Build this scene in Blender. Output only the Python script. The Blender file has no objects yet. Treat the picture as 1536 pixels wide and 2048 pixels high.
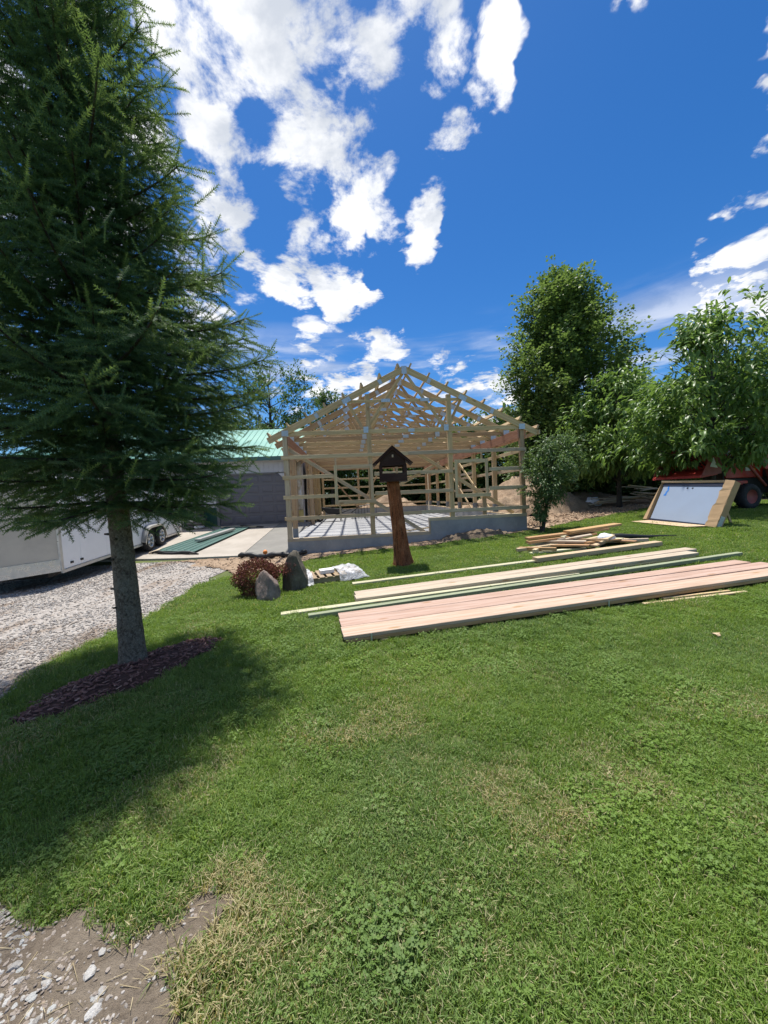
import bpy, math, random
import numpy as np
from mathutils import Matrix, Vector

R = math.radians
rng = np.random.default_rng(7)
random.seed(7)
sc = bpy.context.scene
col = sc.collection

# ------------------------------------------------------------------ camera
cam_d = bpy.data.cameras.new('camera')
cam = bpy.data.objects.new('camera', cam_d)
col.objects.link(cam)
cam_d.sensor_fit = 'HORIZONTAL'
cam_d.sensor_width = 36.0
cam_d.lens = 770.0 / 1536.0 * 36.0
cam_d.clip_start = 0.05
cam_d.clip_end = 3000
cam.matrix_world = Matrix.Translation((0, 0, 1.6)) @ Matrix.Rotation(R(90 - 2.5), 4, 'X') @ Matrix.Rotation(R(-2.55), 4, 'Z')
sc.camera = cam
sc.render.resolution_x, sc.render.resolution_y = 768, 1024

# ------------------------------------------------------------------ node helper
class NT:
    def __init__(s, tree):
        s.t = tree
        for n in list(tree.nodes): tree.nodes.remove(n)
    def n(s, typ, ins=None, out=0, **kw):
        nd = s.t.nodes.new(typ)
        for k, v in kw.items(): setattr(nd, k, v)
        for k, v in (ins or {}).items():
            sk = nd.inputs[k]
            if isinstance(v, bpy.types.NodeSocket): s.t.links.new(v, sk)
            elif v is not None: sk.default_value = v
        nd_out = nd.outputs[out] if nd.outputs else nd
        return nd_out
    def math(s, op, a, b=None, c=None, clamp=False):
        ins = {0: a}
        if b is not None: ins[1] = b
        if c is not None: ins[2] = c
        return s.n('ShaderNodeMath', ins, operation=op, use_clamp=clamp)
    def vm(s, op, a, b=None, out=0):
        ins = {0: a}
        if b is not None: ins[1] = b
        return s.n('ShaderNodeVectorMath', ins, out=out, operation=op)
    def mix(s, f, a, b, blend='MIX'):
        nd = s.t.nodes.new('ShaderNodeMix'); nd.data_type = 'RGBA'; nd.blend_type = blend
        for k, v in ((0, f), (6, a), (7, b)):
            if isinstance(v, bpy.types.NodeSocket): s.t.links.new(v, nd.inputs[k])
            else: nd.inputs[k].default_value = (v if k == 0 else (tuple(v) + (1,))[:4])
        return nd.outputs[2]
    def noise(s, vec, scale, detail=4, rough=0.55, dist=0.0, out=0):
        return s.n('ShaderNodeTexNoise', {'Vector': vec, 'Scale': scale, 'Detail': detail, 'Roughness': rough, 'Distortion': dist}, out=out)
    def ramp(s, f, stops):
        nd = s.t.nodes.new('ShaderNodeValToRGB'); s.t.links.new(f, nd.inputs[0])
        el = nd.color_ramp.elements
        while len(el) < len(stops): el.new(0.5)
        for e, (p, c) in zip(el, stops):
            e.position = p; e.color = (c, c, c, 1) if isinstance(c, (int, float)) else tuple(c) + (1,)
        return nd.outputs[0]
    def mr(s, v, a, b, c=0.0, d=1.0, interp='SMOOTHSTEP'):
        return s.n('ShaderNodeMapRange', {0: v, 1: a, 2: b, 3: c, 4: d}, interpolation_type=interp)

# ------------------------------------------------------------------ sun direction
SUN_AZ = math.atan2(0.95, -0.31)          # direction towards the sun in the ground plane
SUN_EL = R(73)
SUN = Vector((math.cos(SUN_AZ) * math.cos(SUN_EL), math.sin(SUN_AZ) * math.cos(SUN_EL), math.sin(SUN_EL)))

# ------------------------------------------------------------------ world: sky with broken cumulus
world = bpy.data.worlds.new('World'); sc.world = world; world.use_nodes = True
w = NT(world.node_tree)
SKY_STRENGTH = 0.060
tc = w.n('ShaderNodeTexCoord')
dirv = w.vm('NORMALIZE', tc)
sky = w.n('ShaderNodeTexSky', sky_type='NISHITA', sun_disc=False, sun_elevation=SUN_EL,
          sun_rotation=math.atan2(SUN.x, SUN.y), altitude=300, air_density=1.0, dust_density=0.35, ozone_density=2.5)
sky = w.n('ShaderNodeHueSaturation', {'Saturation': 1.32, 'Value': 1.0, 'Color': sky})
sky = w.vm('MULTIPLY', sky, (SKY_STRENGTH * 0.70, SKY_STRENGTH * 0.93, SKY_STRENGTH * 1.12))
sep = w.n('ShaderNodeSeparateXYZ', {0: dirv}, out=2)
dz = w.math('ADD', w.math('MAXIMUM', sep, 0.0), 0.16)
flat = w.vm('DIVIDE', dirv, w.n('ShaderNodeCombineXYZ', {0: dz, 1: dz, 2: dz}))
flat = w.vm('MULTIPLY', flat, (1, 1, 0.15))
# cloud groups: direction (x, y, z), angular radius in degrees, weight; extra out-of-view groups added to lift fill light
CLOUDS = [((-0.163, 0.645, 0.747), 4.8, 1), ((-0.073, 0.673, 0.736), 5.1, 1), ((-0.114, 0.702, 0.703), 4.6, 1), ((-0.026, 0.7, 0.713), 4.6, 0.95), ((-0.078, 0.74, 0.668), 4.1, 1), ((-0.234, 0.714, 0.66), 3.9, 0.95), ((-0.243, 0.659, 0.712), 3.1, 0.8), ((-0.304, 0.623, 0.721), 3.2, 0.8), ((-0.167, 0.757, 0.632), 3.8, 0.9), ((-0.237, 0.785, 0.573), 4.5, 0.95), ((-0.15, 0.796, 0.587), 4.6, 1), ((-0.05, 0.801, 0.596), 3.6, 0.95), ((-0.132, 0.84, 0.526), 4.4, 1), ((-0.203, 0.856, 0.475), 2.9, 0.9), ((-0.097, 0.877, 0.471), 3, 1), ((-0.033, 0.893, 0.449), 1.7, 0.95), ((0.003, 0.771, 0.637), 2.4, 0.75), ((0.036, 0.658, 0.753), 4.1, 0.95), ((0.118, 0.667, 0.736), 2.9, 0.95), ((0.219, 0.646, 0.731), 2.2, 1), ((0.215, 0.677, 0.704), 2.4, 1), ((0.199, 0.699, 0.686), 1.7, 0.85), ((0.061, 0.757, 0.65), 1.3, 0.75), ((0.158, 0.747, 0.646), 2.1, 0.8), ((0.111, 0.819, 0.563), 2, 0.8), ((0.086, 0.853, 0.514), 2.1, 0.85), ((0.018, 0.829, 0.558), 2.4, 0.7), ((0.123, 0.636, 0.762), 1.8, 0.7), ((0.391, 0.598, 0.7), 1.2, 0.55), ((0.007, 0.94, 0.342), 3.8, 1), ((-0.024, 0.95, 0.311), 4, 1), ((-0.137, 0.934, 0.329), 4.6, 0.55), ((0.267, 0.933, 0.24), 4, 0.95), ((0.301, 0.929, 0.214), 3.9, 0.9), ((0.198, 0.943, 0.269), 4, 0.6), ((-0.188, 0.94, 0.286), 4, 0.6), ((0.601, 0.705, 0.376), 2, 0.7), ((0.629, 0.677, 0.383), 2.1, 0.85), ((0.653, 0.65, 0.39), 2.2, 0.9), ((0.604, 0.609, 0.514), 1.4, 1), ((0.584, 0.585, 0.563), 1.2, 0.9), ((0.554, 0.562, 0.614), 1.3, 0.7), ((0.627, 0.715, 0.309), 1.8, 0.6), ((0.666, 0.68, 0.308), 2.1, 0.75), ((-0.362, 0.698, 0.618), 3, 0.7), ((-0.443, 0.719, 0.535), 4, 0.7), ((-0.55, 0.699, 0.457), 4.3, 0.8), ((-0.339, 0.784, 0.519), 3.5, 0.8), ((-0.348, 0.834, 0.428), 3.3, 0.6), ((-0.525, 0.596, 0.607), 3.4, 0.7), ((-0.389, 0.584, 0.713), 2.6, 0.8), ((-0.555, -0.155, 0.817), 8.1, 0.82), ((0.8, 0.273, 0.535), 7.5, 0.76), ((0.398, 0.145, 0.906), 8.9, 0.81), ((0.121, -0.427, 0.896), 10.4, 0.96), ((0.348, -0.705, 0.617), 9.1, 0.77), ((-0.21, -0.871, 0.444), 10.3, 0.77), ((-0.365, -0.382, 0.849), 6.4, 0.97), ((-0.974, 0.014, 0.225), 9.2, 0.75), ((-0.012, -0.818, 0.576), 6.2, 0.83), ((-0.846, -0.231, 0.481), 5.9, 0.92), ((0.127, -0.569, 0.813), 6.4, 0.83), ((-0.745, -0.225, 0.628), 8, 0.81), ((0.42, 0.228, 0.878), 5.5, 0.96), ((0.247, -0.392, 0.886), 7.4, 0.98), ((-0.215, -0.882, 0.418), 9.4, 0.92), ((-0.567, -0.568, 0.596), 6.3, 0.91), ((0.657, 0.068, 0.751), 8.8, 0.84), ((-0.884, -0.273, 0.379), 7.3, 0.95), ((0.315, -0.564, 0.764), 8.7, 0.99), ((-0.553, 0.319, 0.77), 9.9, 0.79), ((-0.43, -0.336, 0.838), 7.4, 0.89), ((0.04, -0.455, 0.889), 6.9, 0.85), ((0.703, 0.435, 0.563), 8.8, 0.98), ((-0.848, 0.202, 0.49), 10.9, 0.8), ((-0.92, -0.181, 0.348), 7.4, 0.77), ((-0.56, -0.026, 0.828), 5.8, 0.88), ((0.675, -0.405, 0.617), 8.3, 0.78), ((-0.893, -0.017, 0.45), 7.7, 0.76), ((0.79, 0.481, 0.38), 7.1, 0.98), ((-0.791, 0.07, 0.608), 7.7, 0.92), ((-0.866, -0.037, 0.498), 9.8, 0.85), ((-0.245, -0.578, 0.778), 8, 0.92), ((-0.728, -0.652, 0.213), 5.2, 0.79), ((0.866, -0.317, 0.387), 5.3, 0.8)]
mask = None
warp = w.noise(flat, 3.0, 5, 0.6, out=1)
warped = w.vm('ADD', dirv, w.vm('MULTIPLY', w.vm('SUBTRACT', warp, (0.5, 0.5, 0.5)), (0.22, 0.22, 0.22)))
warped = w.vm('NORMALIZE', warped)
for d, r, wt in CLOUDS:
    dv = Vector(d).normalized()
    dot = w.vm('DOT_PRODUCT', warped, tuple(dv), out=1)
    m = w.mr(dot, math.cos(R(r * 1.35)), math.cos(R(r * 0.35)), 0.0, wt, 'LINEAR')
    mask = m if mask is None else w.math('MAXIMUM', mask, m)
n1 = w.noise(flat, 4.4, 9, 0.62, 0.25)
n2 = w.noise(flat, 9.0, 6, 0.62, 0.4)
dens = w.math('ADD', w.math('MULTIPLY', mask, 0.50), w.math('ADD', w.math('MULTIPLY', w.math('SUBTRACT', n1, 0.5), 2.9), w.math('MULTIPLY', w.math('SUBTRACT', n2, 0.5), 0.95)))
cov = w.mr(dens, 0.16, 0.56)
cov = w.math('MULTIPLY', cov, w.mr(mask, 0.0, 0.30))
# thin streaks low above the horizon
lowb = w.math('MULTIPLY', w.mr(sep, 0.10, 0.22), w.mr(sep, 0.42, 0.28))
streak = w.noise(w.vm('MULTIPLY', dirv, (1.6, 1.6, 11.0)), 1.7, 5, 0.55, 0.3)
thin = w.math('MULTIPLY', w.math('MULTIPLY', w.mr(streak, 0.44, 0.70), lowb), 0.75)
cov = w.math('MAXIMUM', cov, thin)
shade = w.noise(w.vm('ADD', flat, (0.06, -0.03, 0.0)), 4.4, 6, 0.6, 0.3)
ccol = w.mix(w.mr(shade, 0.36, 0.62), (0.335, 0.36, 0.405), (0.56, 0.565, 0.575))
wc = w.mix(cov, sky, ccol)
bg = w.n('ShaderNodeBackground', {'Color': wc, 'Strength': 1.0})
w.n('ShaderNodeOutputWorld', {'Surface': bg})
world.cycles.sampling_method = 'MANUAL'; world.cycles.sample_map_resolution = 512

# ------------------------------------------------------------------ sun lamp
sd = bpy.data.lights.new('sun', 'SUN'); sd.energy = 3.5; sd.angle = R(1.2); sd.color = (1.0, 0.95, 0.87)
sun = bpy.data.objects.new('sun', sd); col.objects.link(sun)
sun.matrix_world = Matrix.Translation((-20, 10, 30)) @ SUN.to_track_quat('Z', 'Y').to_matrix().to_4x4()

# ------------------------------------------------------------------ exposure
sc.cycles.max_bounces = 6; sc.cycles.diffuse_bounces = 3; sc.cycles.glossy_bounces = 2; sc.cycles.transmission_bounces = 3; sc.cycles.transparent_max_bounces = 6; sc.cycles.caustics_reflective = False; sc.cycles.caustics_refractive = False
vs = sc.view_settings
vs.view_transform = 'Standard'; vs.look = 'None'; vs.exposure = 1.0; vs.gamma = 1.0; vs.use_curve_mapping = False

# ------------------------------------------------------------------ numpy noise
def _h(i, j, k, seed):
    n = (i.astype(np.int64) * 374761393 + j.astype(np.int64) * 668265263 + k.astype(np.int64) * 2147483647 + seed * 1274126177) & 0x7fffffff
    n = ((n ^ (n >> 13)) * 1274126177) & 0x7fffffff
    n = ((n ^ (n >> 16)) * 668265263) & 0x7fffffff
    return (n & 0xffff) / 65535.0
def vnoise(x, y, z=None, seed=0):
    x = np.asarray(x, float); y = np.asarray(y, float); z = np.zeros_like(x) if z is None else np.asarray(z, float)
    i, j, k = np.floor(x), np.floor(y), np.floor(z)
    fx, fy, fz = x - i, y - j, z - k
    fx, fy, fz = [t * t * (3 - 2 * t) for t in (fx, fy, fz)]
    r = 0
    for a in (0, 1):
        for b in (0, 1):
            for c in (0, 1):
                wgt = (fx if a else 1 - fx) * (fy if b else 1 - fy) * (fz if c else 1 - fz)
                r = r + wgt * _h(i + a, j + b, k + c, seed)
    return r
def fbm(x, y, z=None, octv=4, seed=0):
    x = np.asarray(x, float); y = np.asarray(y, float); z = np.zeros_like(x) if z is None else np.asarray(z, float)
    s = 0; a = 0.5; t = 0
    for o in range(octv):
        s = s + a * vnoise(x * 2 ** o, y * 2 ** o, z * 2 ** o, seed + o); t += a; a *= 0.5
    return s / t
def sm(a, b, t):
    t = np.clip((np.asarray(t, float) - a) / (b - a), 0, 1); return t * t * (3 - 2 * t)

# ------------------------------------------------------------------ frame of the new building
F0 = np.array([-3.0, 11.8]); _u = np.array([4.62, 12.45]) - F0
BW = float(np.linalg.norm(_u)); U = _u / BW; N = np.array([-U[1], U[0]]); BL = 15.86
def B(s, L, z): p = F0 + U * s + N * L; return Vector((p[0], p[1], z))
def inB(x, y): dx, dy = x - F0[0], y - F0[1]; return dx * U[0] + dy * U[1], dx * N[0] + dy * N[1]

# ------------------------------------------------------------------ ground height
def apron_z(L): return -0.14 + 0.59 * np.clip(np.asarray(L, float) / 7.2, -0.05, 1.0)
def gz(x, y):
    x = np.asarray(x, float); y = np.asarray(y, float)
    g = np.clip(0.055 * (x - 0.35), -0.2, 0.6) * sm(1.5, 11, y)
    s, L = inB(x, y)
    ramp = sm(-0.05, -0.45, s) * sm(-0.3, 0.3, L)
    ramp = np.where(s < -0.05, ramp, 0)
    g = g * (1 - ramp) + (apron_z(L) - 0.06) * ramp
    inside = (s > -0.3) & (s < BW + 0.02) & (L > 0.02)
    g = np.where(inside & (L < BL + 3), np.minimum(g, 0.1), g)
    return g
def gzf(x, y): return float(gz(np.array([x]), np.array([y]))[0])

# ------------------------------------------------------------------ materials
MATS = {}
def mat(name, fn):
    m = bpy.data.materials.new(name); m.use_nodes = True
    t = NT(m.node_tree)
    sh, disp = fn(t)
    ins = {'Surface': sh}
    if disp is not None: ins['Displacement'] = disp
    t.n('ShaderNodeOutputMaterial', ins)
    MATS[name] = m
    return m
def pr(t, colr, rough=0.7, metal=0.0, bump=None, bstr=0.3, bdist=0.01, spec=0.4, **kw):
    ins = {'Base Color': colr if isinstance(colr, bpy.types.NodeSocket) else tuple(colr) + (1,), 'Roughness': rough, 'Metallic': metal, 'Specular IOR Level': spec}
    ins.update(kw)
    if bump is not None:
        ins['Normal'] = t.n('ShaderNodeBump', {'Height': bump, 'Strength': bstr, 'Distance': bdist})
    return t.n('ShaderNodeBsdfPrincipled', ins)
def obj_co(t): return t.n('ShaderNodeTexCoord', out=3)
def wpos(t): return t.n('ShaderNodeNewGeometry', out=0)
def orand(t): return t.n('ShaderNodeObjectInfo', out=5)

def wood(name, c1, c2, knot=(0.30, 0.17, 0.08), rough=0.75, dirt=0.25, var=0.16):
    def f(t):
        co = obj_co(t); rd = orand(t)
        off = t.n('ShaderNodeCombineXYZ', {0: t.math('MULTIPLY', rd, 37.0), 1: t.math('MULTIPLY', rd, 11.0), 2: t.math('MULTIPLY', rd, 23.0)})
        p = t.vm('ADD', co, off)
        g = t.noise(t.vm('MULTIPLY', p, (0.8, 14, 14)), 2.0, 5, 0.6, 0.4)
        g2 = t.noise(t.vm('MULTIPLY', p, (2.0, 60, 60)), 2.0, 3, 0.6)
        c = t.mix(t.mr(g, 0.36, 0.64), c1, c2)
        c = t.mix(t.math('MULTIPLY', g2, 0.45), c, tuple(v * 0.6 for v in c2))
        kn = t.n('ShaderNodeTexVoronoi', {'Vector': t.vm('MULTIPLY', p, (1.6, 5, 5)), 'Scale': 1.0, 'Randomness': 1.0})
        c = t.mix(t.math('MULTIPLY', t.mr(kn, 0.17, 0.07), 0.8), c, knot)
        st = t.noise(p, 1.4, 4, 0.6)
        c = t.mix(t.math('MULTIPLY', t.mr(st, 0.5, 0.75), dirt), c, (0.24, 0.21, 0.17))
        v = t.n('ShaderNodeHueSaturation', {'Hue': t.mr(rd, 0, 1, 0.49, 0.51, 'LINEAR'), 'Value': t.mr(rd, 0, 1, 1 - var, 1 + var, 'LINEAR'), 'Color': c})
        return pr(t, v, rough, bump=g, bstr=0.25, bdist=0.004, spec=0.25), None
    return mat(name, f)
wood('pine', (0.60, 0.450, 0.270), (0.46, 0.325, 0.180))
wood('pine_grey', (0.58, 0.49, 0.355), (0.46, 0.375, 0.26), dirt=0.25)
wood('pine_pale', (0.66, 0.53, 0.345), (0.52, 0.40, 0.245), dirt=0.15, var=0.10)
wood('pine_white', (0.56, 0.485, 0.38), (0.43, 0.35, 0.255), dirt=0.18, var=0.07)
wood('fir_pink', (0.54, 0.395, 0.320), (0.41, 0.275, 0.205), dirt=0.15, var=0.09)
wood('fir_orange', (0.52, 0.33, 0.17), (0.40, 0.235, 0.11), dirt=0.12, var=0.08)
wood('header_red', (0.48, 0.27, 0.18), (0.38, 0.20, 0.12), dirt=0.15)
wood('treated_green', (0.33, 0.36, 0.24), (0.25, 0.28, 0.18), dirt=0.2)
wood('treated_pale', (0.60, 0.58, 0.40), (0.50, 0.48, 0.31), dirt=0.12)
wood('pallet_wood', (0.42, 0.33, 0.22), (0.32, 0.24, 0.15), dirt=0.3)
wood('cedar', (0.36, 0.13, 0.045), (0.22, 0.075, 0.028), knot=(0.12, 0.04, 0.02), dirt=0.3)
wood('dark_stain', (0.040, 0.016, 0.012), (0.026, 0.011, 0.009), knot=(0.012, 0.008, 0.008), rough=0.6, dirt=0.1)

def plain(name, c, rough=0.6, metal=0.0, nscale=6.0, amt=0.25, spec=0.4, bstr=0.1, **kw):
    def f(t):
        co = obj_co(t)
        a = t.noise(co, nscale, 5, 0.6)
        cc = t.mix(t.math('MULTIPLY', t.mr(a, 0.35, 0.7), amt), c, tuple(v * 0.55 for v in c))
        rr = t.mr(a, 0.3, 0.7, max(rough - 0.08, 0.05), min(rough + 0.1, 1), 'LINEAR')
        return pr(t, cc, rr, metal, bump=a, bstr=bstr, bdist=0.01, spec=spec, **kw), None
    return mat(name, f)
plain('steel_plate', (0.52, 0.56, 0.60), 0.42, 0.75, 25, 0.35)
plain('bracket_grey', (0.20, 0.22, 0.24), 0.6, 0.3, 12, 0.3)
plain('trailer_white', (0.86, 0.87, 0.88), 0.35, 0.0, 1.2, 0.14, bstr=0.02)
plain('trailer_guard', (0.52, 0.48, 0.43), 0.5, 0.35, 2.0, 0.25)
plain('trailer_trim', (0.55, 0.55, 0.54), 0.35, 0.6, 6)
plain('rubber', (0.025, 0.025, 0.027), 0.8, 0, 14, 0.4)
plain('alloy', (0.55, 0.56, 0.58), 0.3, 0.9, 10, 0.2)
plain('black_plastic', (0.018, 0.019, 0.021), 0.5, 0, 8, 0.3)
plain('grey_door', (0.150, 0.138, 0.150), 0.55, 0, 3, 0.18, bstr=0.03)
plain('grey_trim', (0.20, 0.19, 0.185), 0.55, 0, 4, 0.15)
plain('siding_lilac', (0.55, 0.525, 0.54), 0.5, 0.0, 3, 0.15, bstr=0.03)
plain('green_metal', (0.075, 0.150, 0.130), 0.42, 0.0, 3, 0.22, bstr=0.03)
plain('roof_green', (0.16, 0.36, 0.29), 0.35, 0.1, 2, 0.16, bstr=0.03)
plain('wainscot_green', (0.02, 0.075, 0.055), 0.45, 0.0, 4, 0.2)
plain('cardboard', (0.42, 0.28, 0.155), 0.85, 0, 5, 0.22)
plain('cardboard_inner', (0.50, 0.37, 0.24), 0.85, 0, 5, 0.2)
plain('door_white_shaded', (0.30, 0.36, 0.46), 0.16, 0, 2, 0.10, spec=0.7, bstr=0.02)  # white door's colour darkened and blued to carry the tree's shade
plain('door_edge', (0.018, 0.022, 0.040), 0.45, 0, 6, 0.2)
plain('blue_tape', (0.03, 0.20, 0.62), 0.6, 0, 20, 0.3)
plain('label_silver', (0.48, 0.52, 0.54), 0.4, 0.2, 40, 0.5)
plain('paper_white', (0.78, 0.77, 0.75), 0.7, 0, 30, 0.25)
plain('loader_red', (0.42, 0.035, 0.022), 0.42, 0, 4, 0.25, bstr=0.04)
plain('loader_dull', (0.30, 0.075, 0.065), 0.55, 0, 5, 0.35)
plain('lamp_white', (0.75, 0.75, 0.74), 0.3, 0, 5, 0.1)
plain('lamp_amber', (0.60, 0.38, 0.05), 0.3, 0, 5, 0.1)
plain('white_bag', (0.74, 0.75, 0.78), 0.5, 0, 12, 0.2, bstr=0.3)
plain('dark_bag', (0.10, 0.095, 0.095), 0.55, 0, 6, 0.6, bstr=0.4)
plain('insulation', (0.62, 0.50, 0.20), 0.9, 0, 10, 0.35, bstr=0.6)
plain('leaf_dry', (0.45, 0.34, 0.22), 0.8, 0, 10, 0.4)
plain('orange_cup', (0.75, 0.25, 0.05), 0.6, 0, 10, 0.2)

def f_glass(t):
    return pr(t, (0.02, 0.028, 0.03), 0.08, spec=0.6), None
mat('dark_glass', f_glass)
def f_plasticwrap(t):
    co = obj_co(t); a = t.noise(co, 5, 5, 0.65, 0.8)
    d = pr(t, t.mix(t.mr(a, 0.35, 0.65), (0.62, 0.63, 0.66), (0.82, 0.83, 0.86)), 0.3, bump=a, bstr=0.9, bdist=0.05, spec=0.6)
    tr = t.n('ShaderNodeBsdfTransparent')
    return t.n('ShaderNodeMixShader', {0: t.mr(a, 0.3, 0.7, 0.12, 0.68), 1: tr, 2: d}), None
mat('plastic_wrap', f_plasticwrap)
def f_wallwrap(t):
    co = obj_co(t); a = t.noise(t.vm('MULTIPLY', co, (1, 1, 0.35)), 3.2, 6, 0.7, 1.4)
    c = t.ramp(a, [(0.28, (0.12, 0.10, 0.09)), (0.42, (0.34, 0.28, 0.19)), (0.56, (0.50, 0.47, 0.44)), (0.70, (0.62, 0.62, 0.66))])
    return pr(t, c, 0.45, bump=a, bstr=0.8, bdist=0.05), None
mat('wall_wrap', f_wallwrap)

def concrete(name, c1, c2, sc1=1.2):
    def f(t):
        p = wpos(t); a = t.noise(p, sc1, 7, 0.65, 0.3); b = t.noise(p, 35, 4, 0.6); sp = t.noise(t.vm('MULTIPLY', p, (3, 3, 0.8)), 3.0, 5, 0.7)
        c = t.mix(t.mr(a, 0.3, 0.7), c1, c2)
        c = t.mix(t.math('MULTIPLY', b, 0.25), c, tuple(v * 0.6 for v in c1))
        c = t.mix(t.math('MULTIPLY', t.mr(sp, 0.55, 0.75), 0.35), c, tuple(min(v * 1.5, 0.7) for v in c2))
        return pr(t, c, 0.85, bump=t.math('ADD', b, a), bstr=0.25, bdist=0.008, spec=0.3), None
    return mat(name, f)
concrete('concrete_old', (0.34, 0.305, 0.26), (0.43, 0.39, 0.34))
concrete('concrete_new', (0.19, 0.185, 0.17), (0.24, 0.232, 0.212))
concrete('foundation', (0.27, 0.275, 0.28), (0.36, 0.36, 0.36), 2.2)
concrete('slab', (0.27, 0.275, 0.285), (0.40, 0.405, 0.415), 0.9)

def soil(name, c1, c2, c3, bs=0.8, bd=0.05, s=1.0):
    def f(t):
        p = wpos(t)
        a = t.noise(p, 1.3 * s, 6, 0.65, 0.3); b = t.noise(p, 14 * s, 6, 0.7, 0.3); c_ = t.noise(p, 70 * s, 3, 0.6)
        c = t.mix(t.mr(a, 0.3, 0.7), c1, c2)
        c = t.mix(t.math('MULTIPLY', t.mr(b, 0.45, 0.7), 0.6), c, c3)
        h = t.math('ADD', b, t.math('MULTIPLY', c_, 0.4))
        return pr(t, c, 0.95, bump=h, bstr=bs, bdist=bd, spec=0.15), None
    return mat(name, f)
soil('dirt', (0.29, 0.205, 0.14), (0.38, 0.285, 0.20), (0.20, 0.14, 0.095))
soil('dirt_dark', (0.15, 0.115, 0.085), (0.21, 0.165, 0.12), (0.09, 0.07, 0.05))
soil('dirt_near', (0.19, 0.152, 0.115), (0.265, 0.22, 0.17), (0.12, 0.095, 0.07), 1.0, 0.02, 4.0)
soil('lawn_soil', (0.085, 0.115, 0.036), (0.115, 0.145, 0.050), (0.14, 0.12, 0.065), 0.7, 0.02, 2.0)
soil('mulch_soil', (0.075, 0.043, 0.036), (0.115, 0.066, 0.056), (0.03, 0.02, 0.018), 0.8, 0.02, 3.0)
def f_gravel(t):
    p = wpos(t)
    v = t.n('ShaderNodeTexVoronoi', {'Vector': p, 'Scale': 34.0, 'Randomness': 1.0}, out=1)
    vd = t.n('ShaderNodeTexVoronoi', {'Vector': p, 'Scale': 34.0, 'Randomness': 1.0}, out=0)
    g = t.n('ShaderNodeSeparateColor', {0: v}, out=0)
    a = t.noise(t.vm('MULTIPLY', p, (1.0, 0.28, 0.2)), 1.3, 5, 0.65, 0.5)
    c = t.ramp(g, [(0.0, (0.23, 0.205, 0.183)), (0.5, (0.34, 0.312, 0.285)), (1.0, (0.45, 0.42, 0.392))])
    c = t.mix(t.math('MULTIPLY', t.mr(a, 0.48, 0.64), 0.85), c, (0.22, 0.16, 0.115))
    return pr(t, c, 0.9, bump=t.math('SUBTRACT', 1.0, vd), bstr=1.0, bdist=0.02, spec=0.2), None
mat('gravel', f_gravel)
def f_stone(t):
    rd = orand(t); at = t.n('ShaderNodeAttribute', out=2, attribute_name='rnd', attribute_type='INSTANCER')
    r = t.math('FRACT', t.math('ADD', rd, at))
    c = t.ramp(r, [(0.0, (0.20, 0.178, 0.158)), (0.35, (0.33, 0.302, 0.276)), (0.7, (0.45, 0.422, 0.395)), (0.9, (0.34, 0.338, 0.328)), (1.0, (0.38, 0.29, 0.225))])
    a = t.noise(obj_co(t), 18, 4, 0.6)
    c = t.mix(t.math('MULTIPLY', a, 0.3), c, (0.22, 0.20, 0.18))
    p = wpos(t); d2 = t.noise(t.vm('MULTIPLY', p, (1.0, 0.28, 0.2)), 1.3, 5, 0.65, 0.5)
    c = t.mix(t.math('MULTIPLY', t.mr(d2, 0.50, 0.66), 0.75), c, (0.21, 0.155, 0.11))
    return pr(t, c, 0.85, bump=a, bstr=0.3, bdist=0.01, spec=0.25), None
mat('stone_chip', f_stone)
def f_stone2(t):
    rd = orand(t); c = t.ramp(rd, [(0.0, (0.30, 0.285, 0.265)), (0.4, (0.43, 0.42, 0.40)), (0.75, (0.54, 0.53, 0.51)), (0.92, (0.40, 0.42, 0.41)), (1.0, (0.46, 0.34, 0.26))])
    a = t.noise(obj_co(t), 3.0, 5, 0.65); c = t.mix(t.math('MULTIPLY', t.mr(a, 0.4, 0.7), 0.45), c, (0.25, 0.215, 0.175))
    return pr(t, c, 0.85, bump=a, bstr=0.5, bdist=0.2, spec=0.25), None
mat('stone_piece', f_stone2)
def f_rock(dark):
    def f(t):
        p = obj_co(t); a = t.noise(p, 3.2, 7, 0.7, 0.5); b = t.noise(t.vm('MULTIPLY', p, (1, 1, 0.35)), 11, 6, 0.7)
        if dark: c = t.ramp(a, [(0.3, (0.075, 0.066, 0.052)), (0.55, (0.15, 0.132, 0.105)), (0.75, (0.24, 0.215, 0.175))])
        else: c = t.ramp(a, [(0.3, (0.17, 0.13, 0.115)), (0.55, (0.26, 0.20, 0.175)), (0.75, (0.38, 0.31, 0.27))])
        c = t.mix(t.math('MULTIPLY', t.mr(b, 0.5, 0.7), 0.5), c, (0.06, 0.055, 0.045))
        return pr(t, c, 0.9, bump=t.math('ADD', a, b), bstr=0.7, bdist=0.04, spec=0.2), None
    return f
mat('rock_dark', f_rock(True)); mat('rock_brown', f_rock(False))
def bark(name, c1, c2, c3, zs=0.25, s=22):
    def f(t):
        p = obj_co(t); a = t.noise(t.vm('MULTIPLY', p, (1, 1, zs)), s, 6, 0.7, 0.6); b = t.noise(p, 4, 5, 0.65); l = t.noise(p, 60, 3, 0.6)
        c = t.mix(t.mr(a, 0.35, 0.65), c1, c2)
        c = t.mix(t.math('MULTIPLY', t.mr(b, 0.48, 0.68), 0.6), c, c3)
        c = t.mix(t.math('MULTIPLY', t.mr(l, 0.5, 0.7), 0.4), c, tuple(min(1, v * 1.6) for v in c3))
        return pr(t, c, 0.95, bump=t.math('ADD', a, t.math('MULTIPLY', l, 0.3)), bstr=1.0, bdist=0.02, spec=0.15), None
    return mat(name, f)
bark('bark_spruce', (0.070, 0.056, 0.044), (0.185, 0.160, 0.130), (0.215, 0.215, 0.185), 0.8, 34)
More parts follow.
